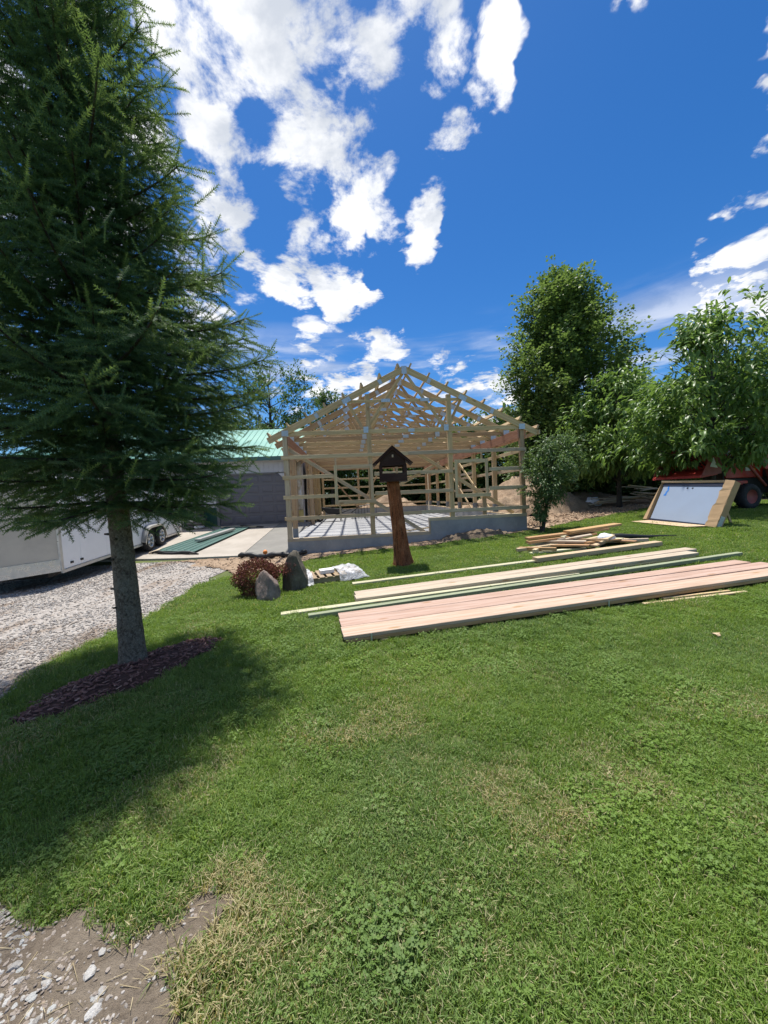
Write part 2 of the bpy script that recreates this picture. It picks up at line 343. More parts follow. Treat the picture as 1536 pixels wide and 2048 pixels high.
bark('bark_grey', (0.07, 0.06, 0.05), (0.14, 0.12, 0.10), (0.17, 0.16, 0.13))
bark('bark_dark', (0.035, 0.03, 0.027), (0.07, 0.06, 0.052), (0.09, 0.085, 0.07))
bark('cedar_bark', (0.060, 0.024, 0.013), (0.27, 0.095, 0.040), (0.30, 0.155, 0.085), 0.07, 30)

def foliage(name, c_dark, c_mid, c_light, rough=0.5, trans=0.35, inst=False):
    def f(t):
        a = t.n('ShaderNodeAttribute', out=2, attribute_name='tint', attribute_type='GEOMETRY')
        c = t.ramp(a, [(0.0, c_dark), (0.5, c_mid), (1.0, c_light)])
        d = pr(t, c, rough, spec=0.35)
        tl = t.n('ShaderNodeBsdfTranslucent', {'Color': t.mix(0.5, c, (c_light[0] * 1.2, c_light[1] * 1.25, c_light[2] * 0.6))})
        return t.n('ShaderNodeMixShader', {0: trans, 1: d, 2: tl}), None
    return mat(name, f)
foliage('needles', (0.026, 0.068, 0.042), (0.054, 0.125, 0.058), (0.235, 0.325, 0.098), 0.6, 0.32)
foliage('maple_leaf', (0.055, 0.108, 0.030), (0.100, 0.172, 0.046), (0.185, 0.262, 0.085), 0.5, 0.40)
foliage('cherry_leaf', (0.060, 0.120, 0.030), (0.115, 0.205, 0.050), (0.210, 0.315, 0.095), 0.38, 0.42)
foliage('apple_leaf', (0.050, 0.100, 0.034), (0.090, 0.160, 0.055), (0.165, 0.240, 0.105), 0.45, 0.36)
foliage('wood_leaf', (0.030, 0.070, 0.023), (0.062, 0.120, 0.037), (0.120, 0.190, 0.060), 0.6, 0.34)
foliage('locust_leaf', (0.040, 0.085, 0.030), (0.062, 0.120, 0.038), (0.095, 0.160, 0.055), 0.55, 0.35)
foliage('barberry', (0.085, 0.020, 0.022), (0.215, 0.050, 0.044), (0.090, 0.105, 0.036), 0.6, 0.25)
foliage('straw', (0.22, 0.17, 0.10), (0.38, 0.31, 0.19), (0.52, 0.44, 0.28), 0.8, 0.1)
foliage('mulch', (0.070, 0.034, 0.031), (0.205, 0.105, 0.090), (0.38, 0.26, 0.21), 0.9, 0.0)

def f_grass(t):
    dry = t.n('ShaderNodeAttribute', out=2, attribute_name='dry', attribute_type='INSTANCER')
    rnd = t.n('ShaderNodeAttribute', out=2, attribute_name='rnd', attribute_type='INSTANCER')
    hue = t.n('ShaderNodeAttribute', out=2, attribute_name='hue', attribute_type='INSTANCER')
    br = t.n('ShaderNodeAttribute', out=2, attribute_name='blade', attribute_type='GEOMETRY')
    k = t.math('ADD', t.math('MULTIPLY', rnd, 0.45), t.math('MULTIPLY', br, 0.55))
    g1 = t.ramp(k, [(0.0, (0.110, 0.190, 0.030)), (0.5, (0.178, 0.288, 0.048)), (1.0, (0.270, 0.382, 0.085))])
    g2 = t.ramp(k, [(0.0, (0.092, 0.165, 0.046)), (0.5, (0.160, 0.252, 0.078)), (1.0, (0.252, 0.345, 0.135))])
    g = t.mix(hue, g1, g2)
    s = t.ramp(br, [(0.0, (0.26, 0.215, 0.105)), (0.5, (0.40, 0.345, 0.185)), (1.0, (0.54, 0.48, 0.29))])
    isdry = t.mr(t.math('ADD', dry, t.math('MULTIPLY', t.math('SUBTRACT', br, 0.5), 0.9)), 0.42, 0.62)
    c = t.mix(isdry, g, s)
    d = pr(t, c, 0.55, spec=0.3)
    tl = t.n('ShaderNodeBsdfTranslucent', {'Color': t.mix(1.0, c, (1.35, 1.25, 0.75), 'MULTIPLY')})
    return t.n('ShaderNodeMixShader', {0: 0.45, 1: d, 2: tl}), None
mat('grass_blade', f_grass)

# ------------------------------------------------------------------ object helpers
WM = {}
def link(o, parent=None, world=None):
    col.objects.link(o)
    world = world or Matrix.Identity(4)
    WM[o] = world
    if parent is not None:
        o.parent = parent
        o.matrix_parent_inverse = WM[parent].inverted()
    o.matrix_basis = world
    return o
def tag(o, label=None, cat=None, group=None, kind=None):
    if label: o['label'] = label
    if cat: o['category'] = cat
    if group: o['group'] = group
    if kind: o['kind'] = kind
    return o
def empty(name, loc, parent=None):
    o = bpy.data.objects.new(name, None); o.empty_display_size = 0.2
    return link(o, parent, Matrix.Translation(Vector(loc)))
def setmat(me, m):
    me.materials.append(MATS[m] if isinstance(m, str) else m)
def smooth(me, on=True):
    me.polygons.foreach_set('use_smooth', [on] * len(me.polygons))
class MB:
    """collects vertices and faces, linked as ONE mesh object"""
    def __init__(s): s.v = []; s.f = []
    def add(s, vs, fs):
        o = len(s.v); s.v += [tuple(v) for v in vs]; s.f += [tuple(i + o for i in f) for f in fs]; return s
    def box(s, c, size, mtx=None):
        x, y, z = (d / 2 for d in size); c = Vector(c)
        vs = [Vector((a * x, b * y, d * z)) for a in (-1, 1) for b in (-1, 1) for d in (-1, 1)]
        vs = [(mtx @ v if mtx else v) + c for v in vs]
        return s.add(vs, [(0, 1, 3, 2), (4, 6, 7, 5), (0, 4, 5, 1), (2, 3, 7, 6), (0, 2, 6, 4), (1, 5, 7, 3)])
    def hexa(s, b, t):  # four bottom corners, four top corners, same order
        return s.add(list(b) + list(t), [(3, 2, 1, 0), (4, 5, 6, 7), (0, 1, 5, 4), (1, 2, 6, 5), (2, 3, 7, 6), (3, 0, 4, 7)])
    def prism(s, poly, d):  # planar polygon extruded by vector d
        n = len(poly); d = Vector(d); a = [Vector(p) for p in poly]; b = [p + d for p in a]
        return s.add(a + b, [tuple(range(n))[::-1], tuple(range(n, 2 * n))] + [(i, (i + 1) % n, (i + 1) % n + n, i + n) for i in range(n)])
    def tube(s, pts, rad, n=8, cap=True):
        pts = [Vector(p) for p in pts]; o = len(s.v); up = None
        for i, p in enumerate(pts):
            t = (pts[min(i + 1, len(pts) - 1)] - pts[max(i - 1, 0)]).normalized()
            ref = Vector((0, 0, 1)) if abs(t.z) < 0.9 else Vector((1, 0, 0))
            if up is None: up = (ref - t * ref.dot(t)).normalized()
            else: up = (up - t * up.dot(t)).normalized()
            sd = t.cross(up); r = rad[i] if hasattr(rad, '__len__') else rad
            for k in range(n):
                a = 2 * math.pi * k / n; s.v.append(tuple(p + (up * math.cos(a) + sd * math.sin(a)) * r))
        for i in range(len(pts) - 1):
            for k in range(n):
                s.f.append((o + i * n + k, o + i * n + (k + 1) % n, o + (i + 1) * n + (k + 1) % n, o + (i + 1) * n + k))
        if cap:
            s.f.append(tuple(o + k for k in range(n))[::-1]); s.f.append(tuple(o + (len(pts) - 1) * n + k for k in range(n)))
        return s
    def lathe(s, prof, c, axis, n=24):  # profile of (radius, along) about an axis through c
        ax = Vector(axis).normalized(); ref = Vector((0, 0, 1)) if abs(ax.z) < 0.9 else Vector((1, 0, 0))
        a1 = (ref - ax * ref.dot(ax)).normalized(); a2 = ax.cross(a1); c = Vector(c); o = len(s.v)
        for r, h in prof:
            for k in range(n):
                a = 2 * math.pi * k / n; s.v.append(tuple(c + ax * h + (a1 * math.cos(a) + a2 * math.sin(a)) * r))
        for i in range(len(prof) - 1):
            for k in range(n): s.f.append((o + i * n + k, o + i * n + (k + 1) % n, o + (i + 1) * n + (k + 1) % n, o + (i + 1) * n + k))
        return s
    def build(s, name, m, parent=None, loc=None, sm_=False, bevel=0.0):
        loc = Vector(loc) if loc is not None else (sum((Vector(v) for v in s.v), Vector()) / max(len(s.v), 1))
        me = bpy.data.meshes.new(name); me.from_pydata([tuple(Vector(v) - loc) for v in s.v], [], s.f); setmat(me, m)
        if sm_: smooth(me)
        o = bpy.data.objects.new(name, me); link(o, parent, Matrix.Translation(loc))
        if bevel:
            b = o.modifiers.new('bevel', 'BEVEL'); b.width = bevel; b.segments = 2; b.limit_method = 'ANGLE'
        return o
_bcache = {}
def board(name, a, b, wd, th, m, parent=None, up=(0, 0, 1), rough=True):
    """a sawn board from a to b; wd is its size along 'up', th across"""
    a, b = Vector(a), Vector(b); x = (b - a); Ln = x.length; x.normalize()
    z = Vector(up); z = (z - x * z.dot(x)).normalized(); y = z.cross(x)
    key = (round(Ln, 3), wd, th, m)
    me = _bcache.get(key)
    if me is None:
        me = bpy.data.meshes.new('board'); l, h, t = Ln / 2, wd / 2, th / 2; c = min(0.004, t * 0.3)
        vs = []; 
        for X in (-l, l):
            for (Y, Z) in ((-t + c, -h), (t - c, -h), (t, -h + c), (t, h - c), (t - c, h), (-t + c, h), (-t, h - c), (-t, -h + c)): vs.append((X, Y, Z))
        fs = [tuple(range(8))[::-1], tuple(range(8, 16))] + [(i, (i + 1) % 8, (i + 1) % 8 + 8, i + 8) for i in range(8)]
        me.from_pydata(vs, [], fs); setmat(me, m); _bcache[key] = me
    o = bpy.data.objects.new(name, me)
    M = Matrix((x, y, z)).transposed().to_4x4(); M.translation = (a + b) / 2
    return link(o, parent, M)
def npmesh(name, V, F, m, parent=None, loc=(0, 0, 0), attrs=None, sm_=False, kind=None):
    """mesh from numpy arrays; faces all of one size"""
    me = bpy.data.meshes.new(name); V = np.asarray(V, np.float32) - np.asarray(loc, np.float32); F = np.asarray(F, np.int32); k = F.shape[1]
    me.vertices.add(len(V)); me.vertices.foreach_set('co', V.ravel())
    me.loops.add(F.size); me.loops.foreach_set('vertex_index', F.ravel())
    me.polygons.add(len(F)); me.polygons.foreach_set('loop_start', np.arange(0, F.size, k, dtype=np.int32)); me.polygons.foreach_set('loop_total', np.full(len(F), k, np.int32))
    for an, av in (attrs or {}).items():
        at = me.attributes.new(an, 'FLOAT', 'POINT'); at.data.foreach_set('value', np.asarray(av, np.float32))
    setmat(me, m); me.update(calc_edges=True)
    if sm_: smooth(me)
    o = bpy.data.objects.new(name, me); link(o, parent, Matrix.Translation(Vector(loc)))
    if kind: o['kind'] = kind
    return o
def stamp(tV, tF, tA, P, Rm, S, tint):
    """copies of a template (verts, faces, per-vertex value) at P with rotation matrices Rm, scale S, value offset tint"""
    n = len(P); k = len(tV)
    V = np.einsum('nij,kj->nki', Rm, tV) * np.asarray(S).reshape(n, 1, -1) + P[:, None, :]
    F = (tF[None] + (np.arange(n) * k)[:, None, None])
    A = np.clip(tA[None] + np.asarray(tint)[:, None], 0, 1)
    return V.reshape(-1, 3), F.reshape(-1, tF.shape[1]), A.ravel()
def join(parts):
    Vs, Fs, As = [], [], []; o = 0
    for V, F, A in parts:
        Vs.append(V); Fs.append(F + o); As.append(A); o += len(V)
    return np.concatenate(Vs), np.concatenate(Fs), np.concatenate(As)
def frame(D, up=None, spin=None):
    """rotation matrices whose x axis is D (n,3)"""
    D = D / np.maximum(np.linalg.norm(D, axis=1, keepdims=True), 1e-9)
    up = np.tile([0, 0, 1.0], (len(D), 1)) if up is None else up
    up = np.where(np.abs((D * up).sum(1, keepdims=True)) > 0.97, np.array([[1.0, 0.1, 0]]), up)
    Y = np.cross(up, D); Y /= np.linalg.norm(Y, axis=1, keepdims=True); Z = np.cross(D, Y)
    if spin is not None:
        c, s_ = np.cos(spin)[:, None], np.sin(spin)[:, None]; Y, Z = Y * c + Z * s_, Z * c - Y * s_
    return np.stack([D, Y, Z], axis=2)
def icorock(n_sub=1, seed=0, rough=0.25):
    import bmesh
    bm = bmesh.new(); bmesh.ops.create_icosphere(bm, subdivisions=n_sub, radius=1.0)
    r = np.random.default_rng(seed)
    for v in bm.verts: v.co *= 1 + r.uniform(-rough, rough)
    vs = np.array([v.co[:] for v in bm.verts]); fs = np.array([[v.index for v in f.verts] for f in bm.faces]); bm.free()
    return vs, fs

# ------------------------------------------------------------------ regions of the ground
def poly_in(px, py, poly):
    px = np.asarray(px); py = np.asarray(py); c = np.zeros(px.shape, bool); n = len(poly)
    for i in range(n):
        x1, y1 = poly[i]; x2, y2 = poly[(i + 1) % n]
        if y1 == y2: continue
        t = ((y1 > py) != (y2 > py)) & (px < (x2 - x1) * (py - y1) / (y2 - y1) + x1); c ^= t
    return c
LAWN = [(-2.9, -3), (-3.1, 1.5), (-3.2, 2.4), (-3.33, 3.17), (-3.56, 3.76), (-3.63, 4.2), (-3.67, 5.05), (-3.62, 5.74), (-3.85, 7.07), (-4.05, 8.0), (-3.9, 8.8),
        (-3.3, 9.5), (-2.4, 10.4), (-1.7, 11.1), (-0.4, 11.35), (1.2, 11.15), (2.7, 11.85), (4.6, 12.15), (5.3, 12.5), (6.67, 13.4), (10.3, 15.5), (14, 16.6), (40, 22), (40, -3)]
BARE = [(-3.05, 1.62), (-2.2, 1.58), (-1.61, 1.49), (-1.41, 1.40), (-1.28, 1.46), (-1.03, 1.38), (-0.93, 1.41), (-0.80, 1.53), (-0.69, 1.50), (-0.70, 1.36), (-0.78, 1.24), (-0.68, 1.10), (-0.60, 0.95), (-0.6, 0.3), (-3.0, 0.3)]
def mulch_in(x, y):
    c, s_ = math.cos(R(65)), math.sin(R(65)); dx, dy = x + 2.47, y - 3.68
    a = dx * c + dy * s_; b = -dx * s_ + dy * c
    return (a / 0.93) ** 2 + (b / 0.36) ** 2 + 0.75 * (fbm(x * 6, y * 6, seed=5) - 0.5)
def jig(x, y, a=0.10, f=5.0, seed=11): return (x + a * (fbm(x * f, y * f, seed=seed) - 0.5) * 2, y + a * (fbm(x * f, y * f, seed=seed + 40) - 0.5) * 2)
def sheet(name, test, bbox, res, dz, m, hfn=None, kind='structure', label=None, cat=None, sm_=True):
    xs = np.arange(bbox[0], bbox[1] + res, res); ys = np.arange(bbox[2], bbox[3] + res, res)
    X, Y = np.meshgrid(xs, ys); Z = gz(X, Y) + dz
    if hfn is not None: Z = Z + hfn(X, Y)
    cx = (X[:-1, :-1] + X[1:, 1:]) / 2; cy = (Y[:-1, :-1] + Y[1:, 1:]) / 2
    keep = test(cx, cy) if test is not None else np.ones(cx.shape, bool)
    idx = np.arange(X.size).reshape(X.shape)
    F = np.stack([idx[:-1, :-1], idx[:-1, 1:], idx[1:, 1:], idx[1:, :-1]], -1)[keep]
    used = np.unique(F); remap = np.zeros(X.size, int); remap[used] = np.arange(len(used))
    V = np.stack([X.ravel(), Y.ravel(), Z.ravel()], 1)[used]
    o = npmesh(name, V, remap[F], m, sm_=sm_, loc=(float(V[:, 0].mean()), float(V[:, 1].mean()), float(V[:, 2].min())))
    return tag(o, label, cat, kind=kind)

# ground: one sheet out to the horizon, fine near the camera
def geo(a, b, n, p=2.2): t = np.linspace(-1, 1, n); return np.sign(t) * np.abs(t) ** p
gx = np.unique(np.concatenate([np.arange(-16, 20.01, 0.4), np.linspace(-16, -900, 22) , np.linspace(20, 900, 22)]))
gy = np.unique(np.concatenate([np.arange(-4, 34.01, 0.4), np.linspace(-4, -300, 10), np.linspace(34, 1500, 30)]))
GX, GY = np.meshgrid(gx, gy); GI = np.arange(GX.size).reshape(GX.shape)
GF = np.stack([GI[:-1, :-1], GI[:-1, 1:], GI[1:, 1:], GI[1:, :-1]], -1).reshape(-1, 4)
lawn = npmesh('lawn', np.stack([GX.ravel(), GY.ravel(), gz(GX, GY).ravel()], 1), GF, 'lawn_soil', sm_=True); tag(lawn, kind='structure')
def t_gravel(x, y):
    jx, jy = jig(x, y); s, L = inB(x, y)
    return ~poly_in(jx, jy, LAWN) & (x < -2.6) & (L < 0.35) & ~((x > -4.2) & (y > 8.9))
gravel_drive = sheet('gravel_drive', t_gravel, (-22, -2.6, -2, 14.2), 0.09, 0.012, 'gravel', lambda x, y: 0.02 * (fbm(x * 1.5, y * 1.5, seed=3) - 0.4))
def t_strip(x, y):
    jx, jy = jig(x, y, 0.16); s, L = inB(x, y)
    return ~poly_in(jx, jy, LAWN) & (x > -7.5) & (y > 8.7) & (L < 0.3) & (x < 4.9) & (x > -7.2 + 1.1 * (12.6 - y) + 0.8 * (fbm(x * 2, y * 2, seed=9) - 0.5))
dirt_strip = sheet('dirt_strip', t_strip, (-7.6, 5.0, 8.7, 13.0), 0.08, 0.03, 'dirt', lambda x, y: 0.07 * (fbm(x * 4, y * 4, seed=13) - 0.35))
def t_yard(x, y):
    jx, jy = jig(x, y, 0.3, 2.0); s, L = inB(x, y)
    return ~poly_in(jx, jy, LAWN) & (((s > BW + 0.01) & (x < 19)) | ((L > BL + 0.01) & (x > -10))) & (y < 34)
dirt_yard = sheet('dirt_yard', t_yard, (-10, 19, 12.2, 34), 0.2, 0.02, 'dirt', lambda x, y: 0.10 * (fbm(x * 1.2, y * 1.2, seed=17) - 0.3))
bare_patch = sheet('bare_dirt_patch', lambda x, y: poly_in(*jig(x, y, 0.05, 9), BARE), (-3.1, -0.4, 0.3, 1.8), 0.03, 0.006, 'dirt_near', lambda x, y: 0.014 * (fbm(x * 9, y * 9, seed=23) - 0.4))
mulch_bed = sheet('mulch_bed', lambda x, y: mulch_in(x, y) < 1.0, (-3.6, -1.2, 2.6, 4.8), 0.04, 0.006, 'mulch_soil', lambda x, y: 0.07 * np.clip(1 - mulch_in(x, y), 0, 1) ** 0.6 + 0.02 * (fbm(x * 14, y * 14, seed=2) - 0.5))

# concrete apron in front of the old garage, sloping up to it
def slab_quad(name, pts, th, m):
    mb = MB(); top = [Vector(p) for p in pts]; bot = [p - Vector((0, 0, th)) for p in top]
    n = len(top); mb.add(bot + top, [tuple(range(n))[::-1], tuple(range(n, 2 * n))] + [(i, (i + 1) % n, (i + 1) % n + n, i + n) for i in range(n)])
    return tag(mb.build(name, m), kind='structure')
def Bz(s, L): return B(s, L, float(apron_z(L)))
slab_quad('driveway_apron', [Bz(-5.6, 0.9), Bz(-3.3, 0.55), Bz(-1.55, 0.45), Bz(-1.55, 7.2), Bz(-5.6, 7.2)], 0.16, 'concrete_old')
slab_quad('driveway_apron', [Bz(-12.5, 1.2), Bz(-5.63, 0.9), Bz(-5.63, 7.2), Bz(-12.5, 7.2)], 0.16, 'concrete_old')
slab_quad('driveway_new_strip', [Bz(-1.53, 0.42), Bz(-0.02, 0.25), Bz(-0.02, 7.2), Bz(-1.53, 7.2)], 0.16, 'concrete_new')

# ================================================================== the new timber-framed building
bld = empty('timber_frame_building', B(BW / 2, 0, 0)); tag(bld, 'unfinished timber building frame with bare roof trusses on a stepped concrete foundation', 'building frame')
def bbox_B(mb, s0, s1, L0, L1, z0, z1):
    c = [B(s0, L0, 0), B(s1, L0, 0), B(s1, L1, 0), B(s0, L1, 0)]
    return mb.hexa([Vector((p.x, p.y, z0)) for p in c], [Vector((p.x, p.y, z1)) for p in c])
def bpart(name, m, *dims, parent=bld): return bbox_B(MB(), *dims).build(name, m, parent)
ST = 4.48
bpart('foundation_wall', 'foundation', 0.0, ST, 0.0, 0.20, -0.5, 0.29)
bpart('foundation_wall', 'foundation', ST + 0.002, BW, 0.0, 0.20, -0.4, 0.72)
bpart('foundation_wall', 'foundation', BW - 0.2, BW, 0.202, BL - 0.202, -0.3, 0.72)
bpart('foundation_wall', 'foundation', 0.0, BW, BL - 0.2, BL, -0.3, 0.715)
bpart('floor_slab', 'slab', -0.015, BW - 0.202, 0.202, BL - 0.202, -0.1, 0.30)
# sill plates
board('sill_plate', B(0.0, 0.08, 0.341), B(ST - 0.04, 0.08, 0.341), 0.10, 0.17, 'pine_grey', bld)
board('sill_plate', B(ST - 0.02, 0.08, 0.30), B(ST - 0.02, 0.08, 0.74), 0.16, 0.038, 'pine_grey', bld, up=(N[0], N[1], 0))
board('sill_plate', B(ST - 0.04, 0.08, 0.771), B(BW, 0.08, 0.771), 0.10, 0.17, 'pine_grey', bld)
board('sill_plate', B(BW - 0.10, 0.17, 0.745), B(BW - 0.10, BL - 0.2, 0.745), 0.045, 0.18, 'pine_pale', bld)
board('sill_plate', B(0, BL - 0.1, 0.742), B(BW, BL - 0.1, 0.742), 0.045, 0.18, 'pine', bld)
# posts
def post(s, L, z0, z1, m='pine', bracket=False, w_=0.14):
    p = board('post', B(s, L, z0), B(s, L, z1), w_, 0.135, m, bld, up=(U[0], U[1], 0))
    if bracket:
        mb = MB(); bbox_B(mb, s - w_ / 2 - 0.006, s + w_ / 2 + 0.006, L - 0.075, L + 0.075, z0 - 0.002, z0 + 0.30); mb.build('post_bracket', 'bracket_grey', p)
    return p
CH0, CH1 = 3.52, 3.66; APEX = 5.58
post(0.075, 0.075, 0.392, CH0, 'pine_grey'); post(2.65, 0.075, 0.392, 4.74, 'pine'); post(5.21, 0.075, 0.822, 4.68, 'pine'); post(BW - 0.08, 0.075, 0.822, CH0, 'pine')
for L in (1.25, 7.35, 9.8, 12.2, 15.7): post(0.08, L, 0.302, CH0, 'pine', L < 3, 0.15)
for i in range(1, 7): post(BW - 0.1, 2.44 * i, 0.77, CH0, 'pine', True, 0.15)
post(BW - 0.1, BL - 0.1, 0.77, CH0, 'pine', True)
for s in (2.6, 5.2): post(s, BL - 0.1, 0.77, 4.6, 'pine')
post(0.08, BL - 0.09, 0.77, CH0, 'pine')
# girts on the front wall
def girt(s0, s1, z, L=-0.02, m='pine_pale', h=0.115): return board('girt', B(s0, L, z), B(s1, L, z), h, 0.038, m, bld)
girt(-0.06, 3.85, 2.875); girt(3.852, BW - 0.02, 2.88, m='pine_grey')
girt(-0.04, 1.50, 2.265); girt(2.76, 5.24, 2.27); girt(6.43, BW - 0.05, 2.28, m='pine_grey')
girt(-0.05, 1.55, 1.655); girt(2.76, 5.24, 1.665); girt(6.43, BW - 0.02, 1.675, m='pine_grey')
girt(-0.02, 4.2, 1.005); girt(4.202, BW + 0.08, 1.015, m='pine_grey')
# blocks behind the girt ends at the corner
for z in (2.875, 2.265, 1.655, 1.005): board('block', B(-0.05, 0.05, z), B(-0.012, 0.05, z), 0.10, 0.12, 'pine', bld)
# window framings
for a, b_, zb, zt in ((1.52, 2.72, 1.44, 2.52), (5.30, 6.38, 1.48, 2.56)):
    for s in (a + 0.045, b_ - 0.045):
        board('window_jack', B(s, -0.062, zb - 0.04), B(s, -0.062, zt + 0.06), 0.09, 0.036, 'pine_pale', bld, up=(U[0], U[1], 0))
    board('window_header', B(a + 0.092, -0.062, zt), B(b_ - 0.092, -0.062, zt), 0.115, 0.036, 'pine_pale', bld)
    board('window_sill', B(a - 0.01, -0.1, zb), B(b_ + 0.06, -0.1, zb), 0.115, 0.036, 'pine_pale', bld)
board('cripple_stud', B(1.58, -0.02, 2.58), B(1.58, -0.02, 2.81), 0.05, 0.036, 'pine_pale', bld, up=(U[0], U[1], 0))
board('cripple_stud', B(1.66, -0.02, 1.07), B(1.66, -0.02, 1.38), 0.05, 0.036, 'pine_pale', bld, up=(U[0], U[1], 0))
board('cripple_stud', B(6.26, 0.02, 0.83), B(6.26, 0.02, 1.42), 0.13, 0.036, 'pine', bld, up=(U[0], U[1], 0))
board('cripple_stud', B(6.2, -0.01, 2.63), B(6.2, -0.01, 2.82), 0.05, 0.036, 'pine_pale', bld, up=(U[0], U[1], 0))
# diagonal braces behind the front posts
def brace(a, b_, m='pine', wd=0.09): return board('brace', a, b_, wd, 0.036, m, bld, up=(0, 0, 1))
brace(B(0.15, 0.17, 3.14), B(4.30, 0.17, 0.37), 'pine_grey', 0.11)
brace(B(4.2, 0.22, 2.88), B(7.3, 0.22, 0.83), 'pine', 0.11)
brace(B(2.7, 0.27, 1.47), B(4.9, 0.27, 2.58), 'pine', 0.09)
brace(B(2.75, 0.5, 0.31), B(5.3, 2.4, 0.33), 'pine_pale', 0.04)
# braces on the far walls
brace(B(BW - 0.24, 9.2, 3.0), B(BW - 0.24, 4.9, 0.8), 'pine'); brace(B(BW - 0.28, 6.6, 3.0), B(BW - 0.28, 2.6, 0.9), 'pine', 0.11)
brace(B(BW - 0.3, 14.2, 3.3), B(BW - 0.75, 12.0, 0.32), 'pine_white', 0.10)
brace(B(4.1, BL - 0.2, 3.3), B(2.7, BL - 0.24, 0.8), 'pine'); brace(B(0.5, BL - 0.2, 3.3), B(2.5, BL - 0.25, 0.8), 'pine')
# headers that carry the trusses
for s in (0.18, BW - 0.2):
    for k in range(3):
        board('header_beam', B(s, 0.0 + k * 5.28 + 0.003, 3.375), B(s, (k + 1) * 5.28, 3.375), 0.285, 0.042, 'header_red', bld)
board('header_beam', B(BW + 0.03, 0.0, 3.375), B(BW + 0.03, BL, 3.375), 0.285, 0.042, 'header_red', bld)
# side and back girts
for z in (2.875, 2.265, 1.655, 1.005):
    board('girt', B(BW + 0.022, 0.0, z), B(BW + 0.022, 7.9, z), 0.115, 0.038, 'pine_pale', bld)
    board('girt', B(BW + 0.022, 7.902, z), B(BW + 0.022, BL, z), 0.115, 0.038, 'pine_pale', bld)
    board('girt', B(0, BL + 0.03, z), B(4.1, BL + 0.03, z), 0.115, 0.038, 'pine_pale', bld)
    board('girt', B(4.102, BL + 0.03, z), B(BW, BL + 0.03, z), 0.115, 0.038, 'pine_pale', bld)
# blocking in the right-hand wall, around its window
for z, a, b_ in ((2.45, 5.1, 7.2), (1.35, 5.1, 7.2)): board('window_header', B(BW - 0.03, a, z), B(BW - 0.03, b_, z), 0.12, 0.038, 'pine_white', bld)
for L in (5.05, 7.25): board('window_jack', B(BW - 0.03, L, 0.80), B(BW - 0.03, L, 3.2), 0.12, 0.038, 'pine', bld, up=(N[0], N[1], 0))

# trusses: top chords, bottom chord, collar, webs and gusset plates
def truss(L, first=False, plates=True):
    t = empty('truss', B(BW / 2, L, CH0), bld)
    g = 0.0022 * 0
    rise = (APEX - 0.05 - CH1) / (BW / 2)
    def top(s): return CH0 + 0.07 + (APEX - 0.10 - CH0 - 0.07) * (1 - abs(s - BW / 2) / (BW / 2))
    jt = lambda: float(rng.uniform(-0.008, 0.008))
    for sg in (-1, 1):
        e = BW / 2 + sg * (BW / 2 + 0.42)
        a = B(BW / 2 + sg * 0.003, L, top(BW / 2)); b_ = B(e, L, top(BW / 2) - (top(BW / 2) - top(0)) * (0.42 + BW / 2) / (BW / 2))
        board('top_chord', a, b_, 0.19, 0.038, 'pine', t)
    board('bottom_chord', B(0.02, L + 0.039, CH0 + 0.07 + jt()), B(BW - 0.02, L + 0.039, CH0 + 0.07), 0.135, 0.036, 'pine', t)
    M = [(BW * 0.262, 4.52), (BW * 0.738, 4.52)]; Bn = [(BW * 0.335, 3.66), (BW * 0.665, 3.66)]
    board('collar', B(M[0][0], L + 0.039, 4.52), B(M[1][0], L + 0.039, 4.52), 0.09, 0.036, 'pine', t)
    A = (BW / 2, APEX - 0.22)
    for i, sg in ((0, -1), (1, 1)):
        board('web', B(A[0] + sg * 0.04, L + 0.078, A[1]), B(Bn[i][0], L + 0.078, Bn[i][1] - 0.02), 0.09, 0.036, 'pine', t, up=(U[0], U[1], 0))
        board('web', B(M[i][0] + sg * -0.02, L + 0.117, M[i][1] + 0.02), B(Bn[i][0] + sg * 0.06, L + 0.117, Bn[i][1] - 0.02), 0.09, 0.036, 'pine', t, up=(U[0], U[1], 0))
    if plates:
        for s, z, w_, h, rot in ((0.10, CH0 + 0.08, 0.20, 0.17, 0), (BW - 0.10, CH0 + 0.08, 0.20, 0.17, 0), (M[0][0], M[0][1] + 0.03, 0.26, 0.15, 0.5), (M[1][0], M[1][1] + 0.03, 0.26, 0.15, -0.5),
                                 (BW / 2, APEX - 0.14, 0.16, 0.24, 0), (Bn[0][0], 3.64, 0.15, 0.19, 0), (Bn[1][0], 3.64, 0.15, 0.19, 0), (BW * 0.42, 4.52, 0.28, 0.10, 0), (BW * 0.58, 4.52, 0.28, 0.10, 0), (BW * 0.52, CH0 + 0.07, 0.2, 0.10, 0),
                                 (BW * 0.40, top(BW * 0.40) - 0.01, 0.11, 0.15, 0.5), (BW * 0.60, top(BW * 0.6) - 0.01, 0.11, 0.15, -0.5), (BW * 0.14, top(BW * 0.14) - 0.01, 0.11, 0.15, 0.5), (BW * 0.86, top(BW * 0.86) - 0.01, 0.11, 0.15, -0.5)):
            mb = MB(); c = B(s, L - 0.024, z); M3 = Matrix(((U[0], N[0], 0), (U[1], N[1], 0), (0, 0, 1))) @ Matrix.Rotation(-rot, 3, 'Y')
            mb.box(c, (w_, 0.004, h), M3); mb.build('gusset_plate', 'steel_plate', t)
NTR = 14
for k in range(NTR): truss(k * BL / (NTR - 1) - (0.021 if k == 0 else 0.0), k == 0, k < 5)
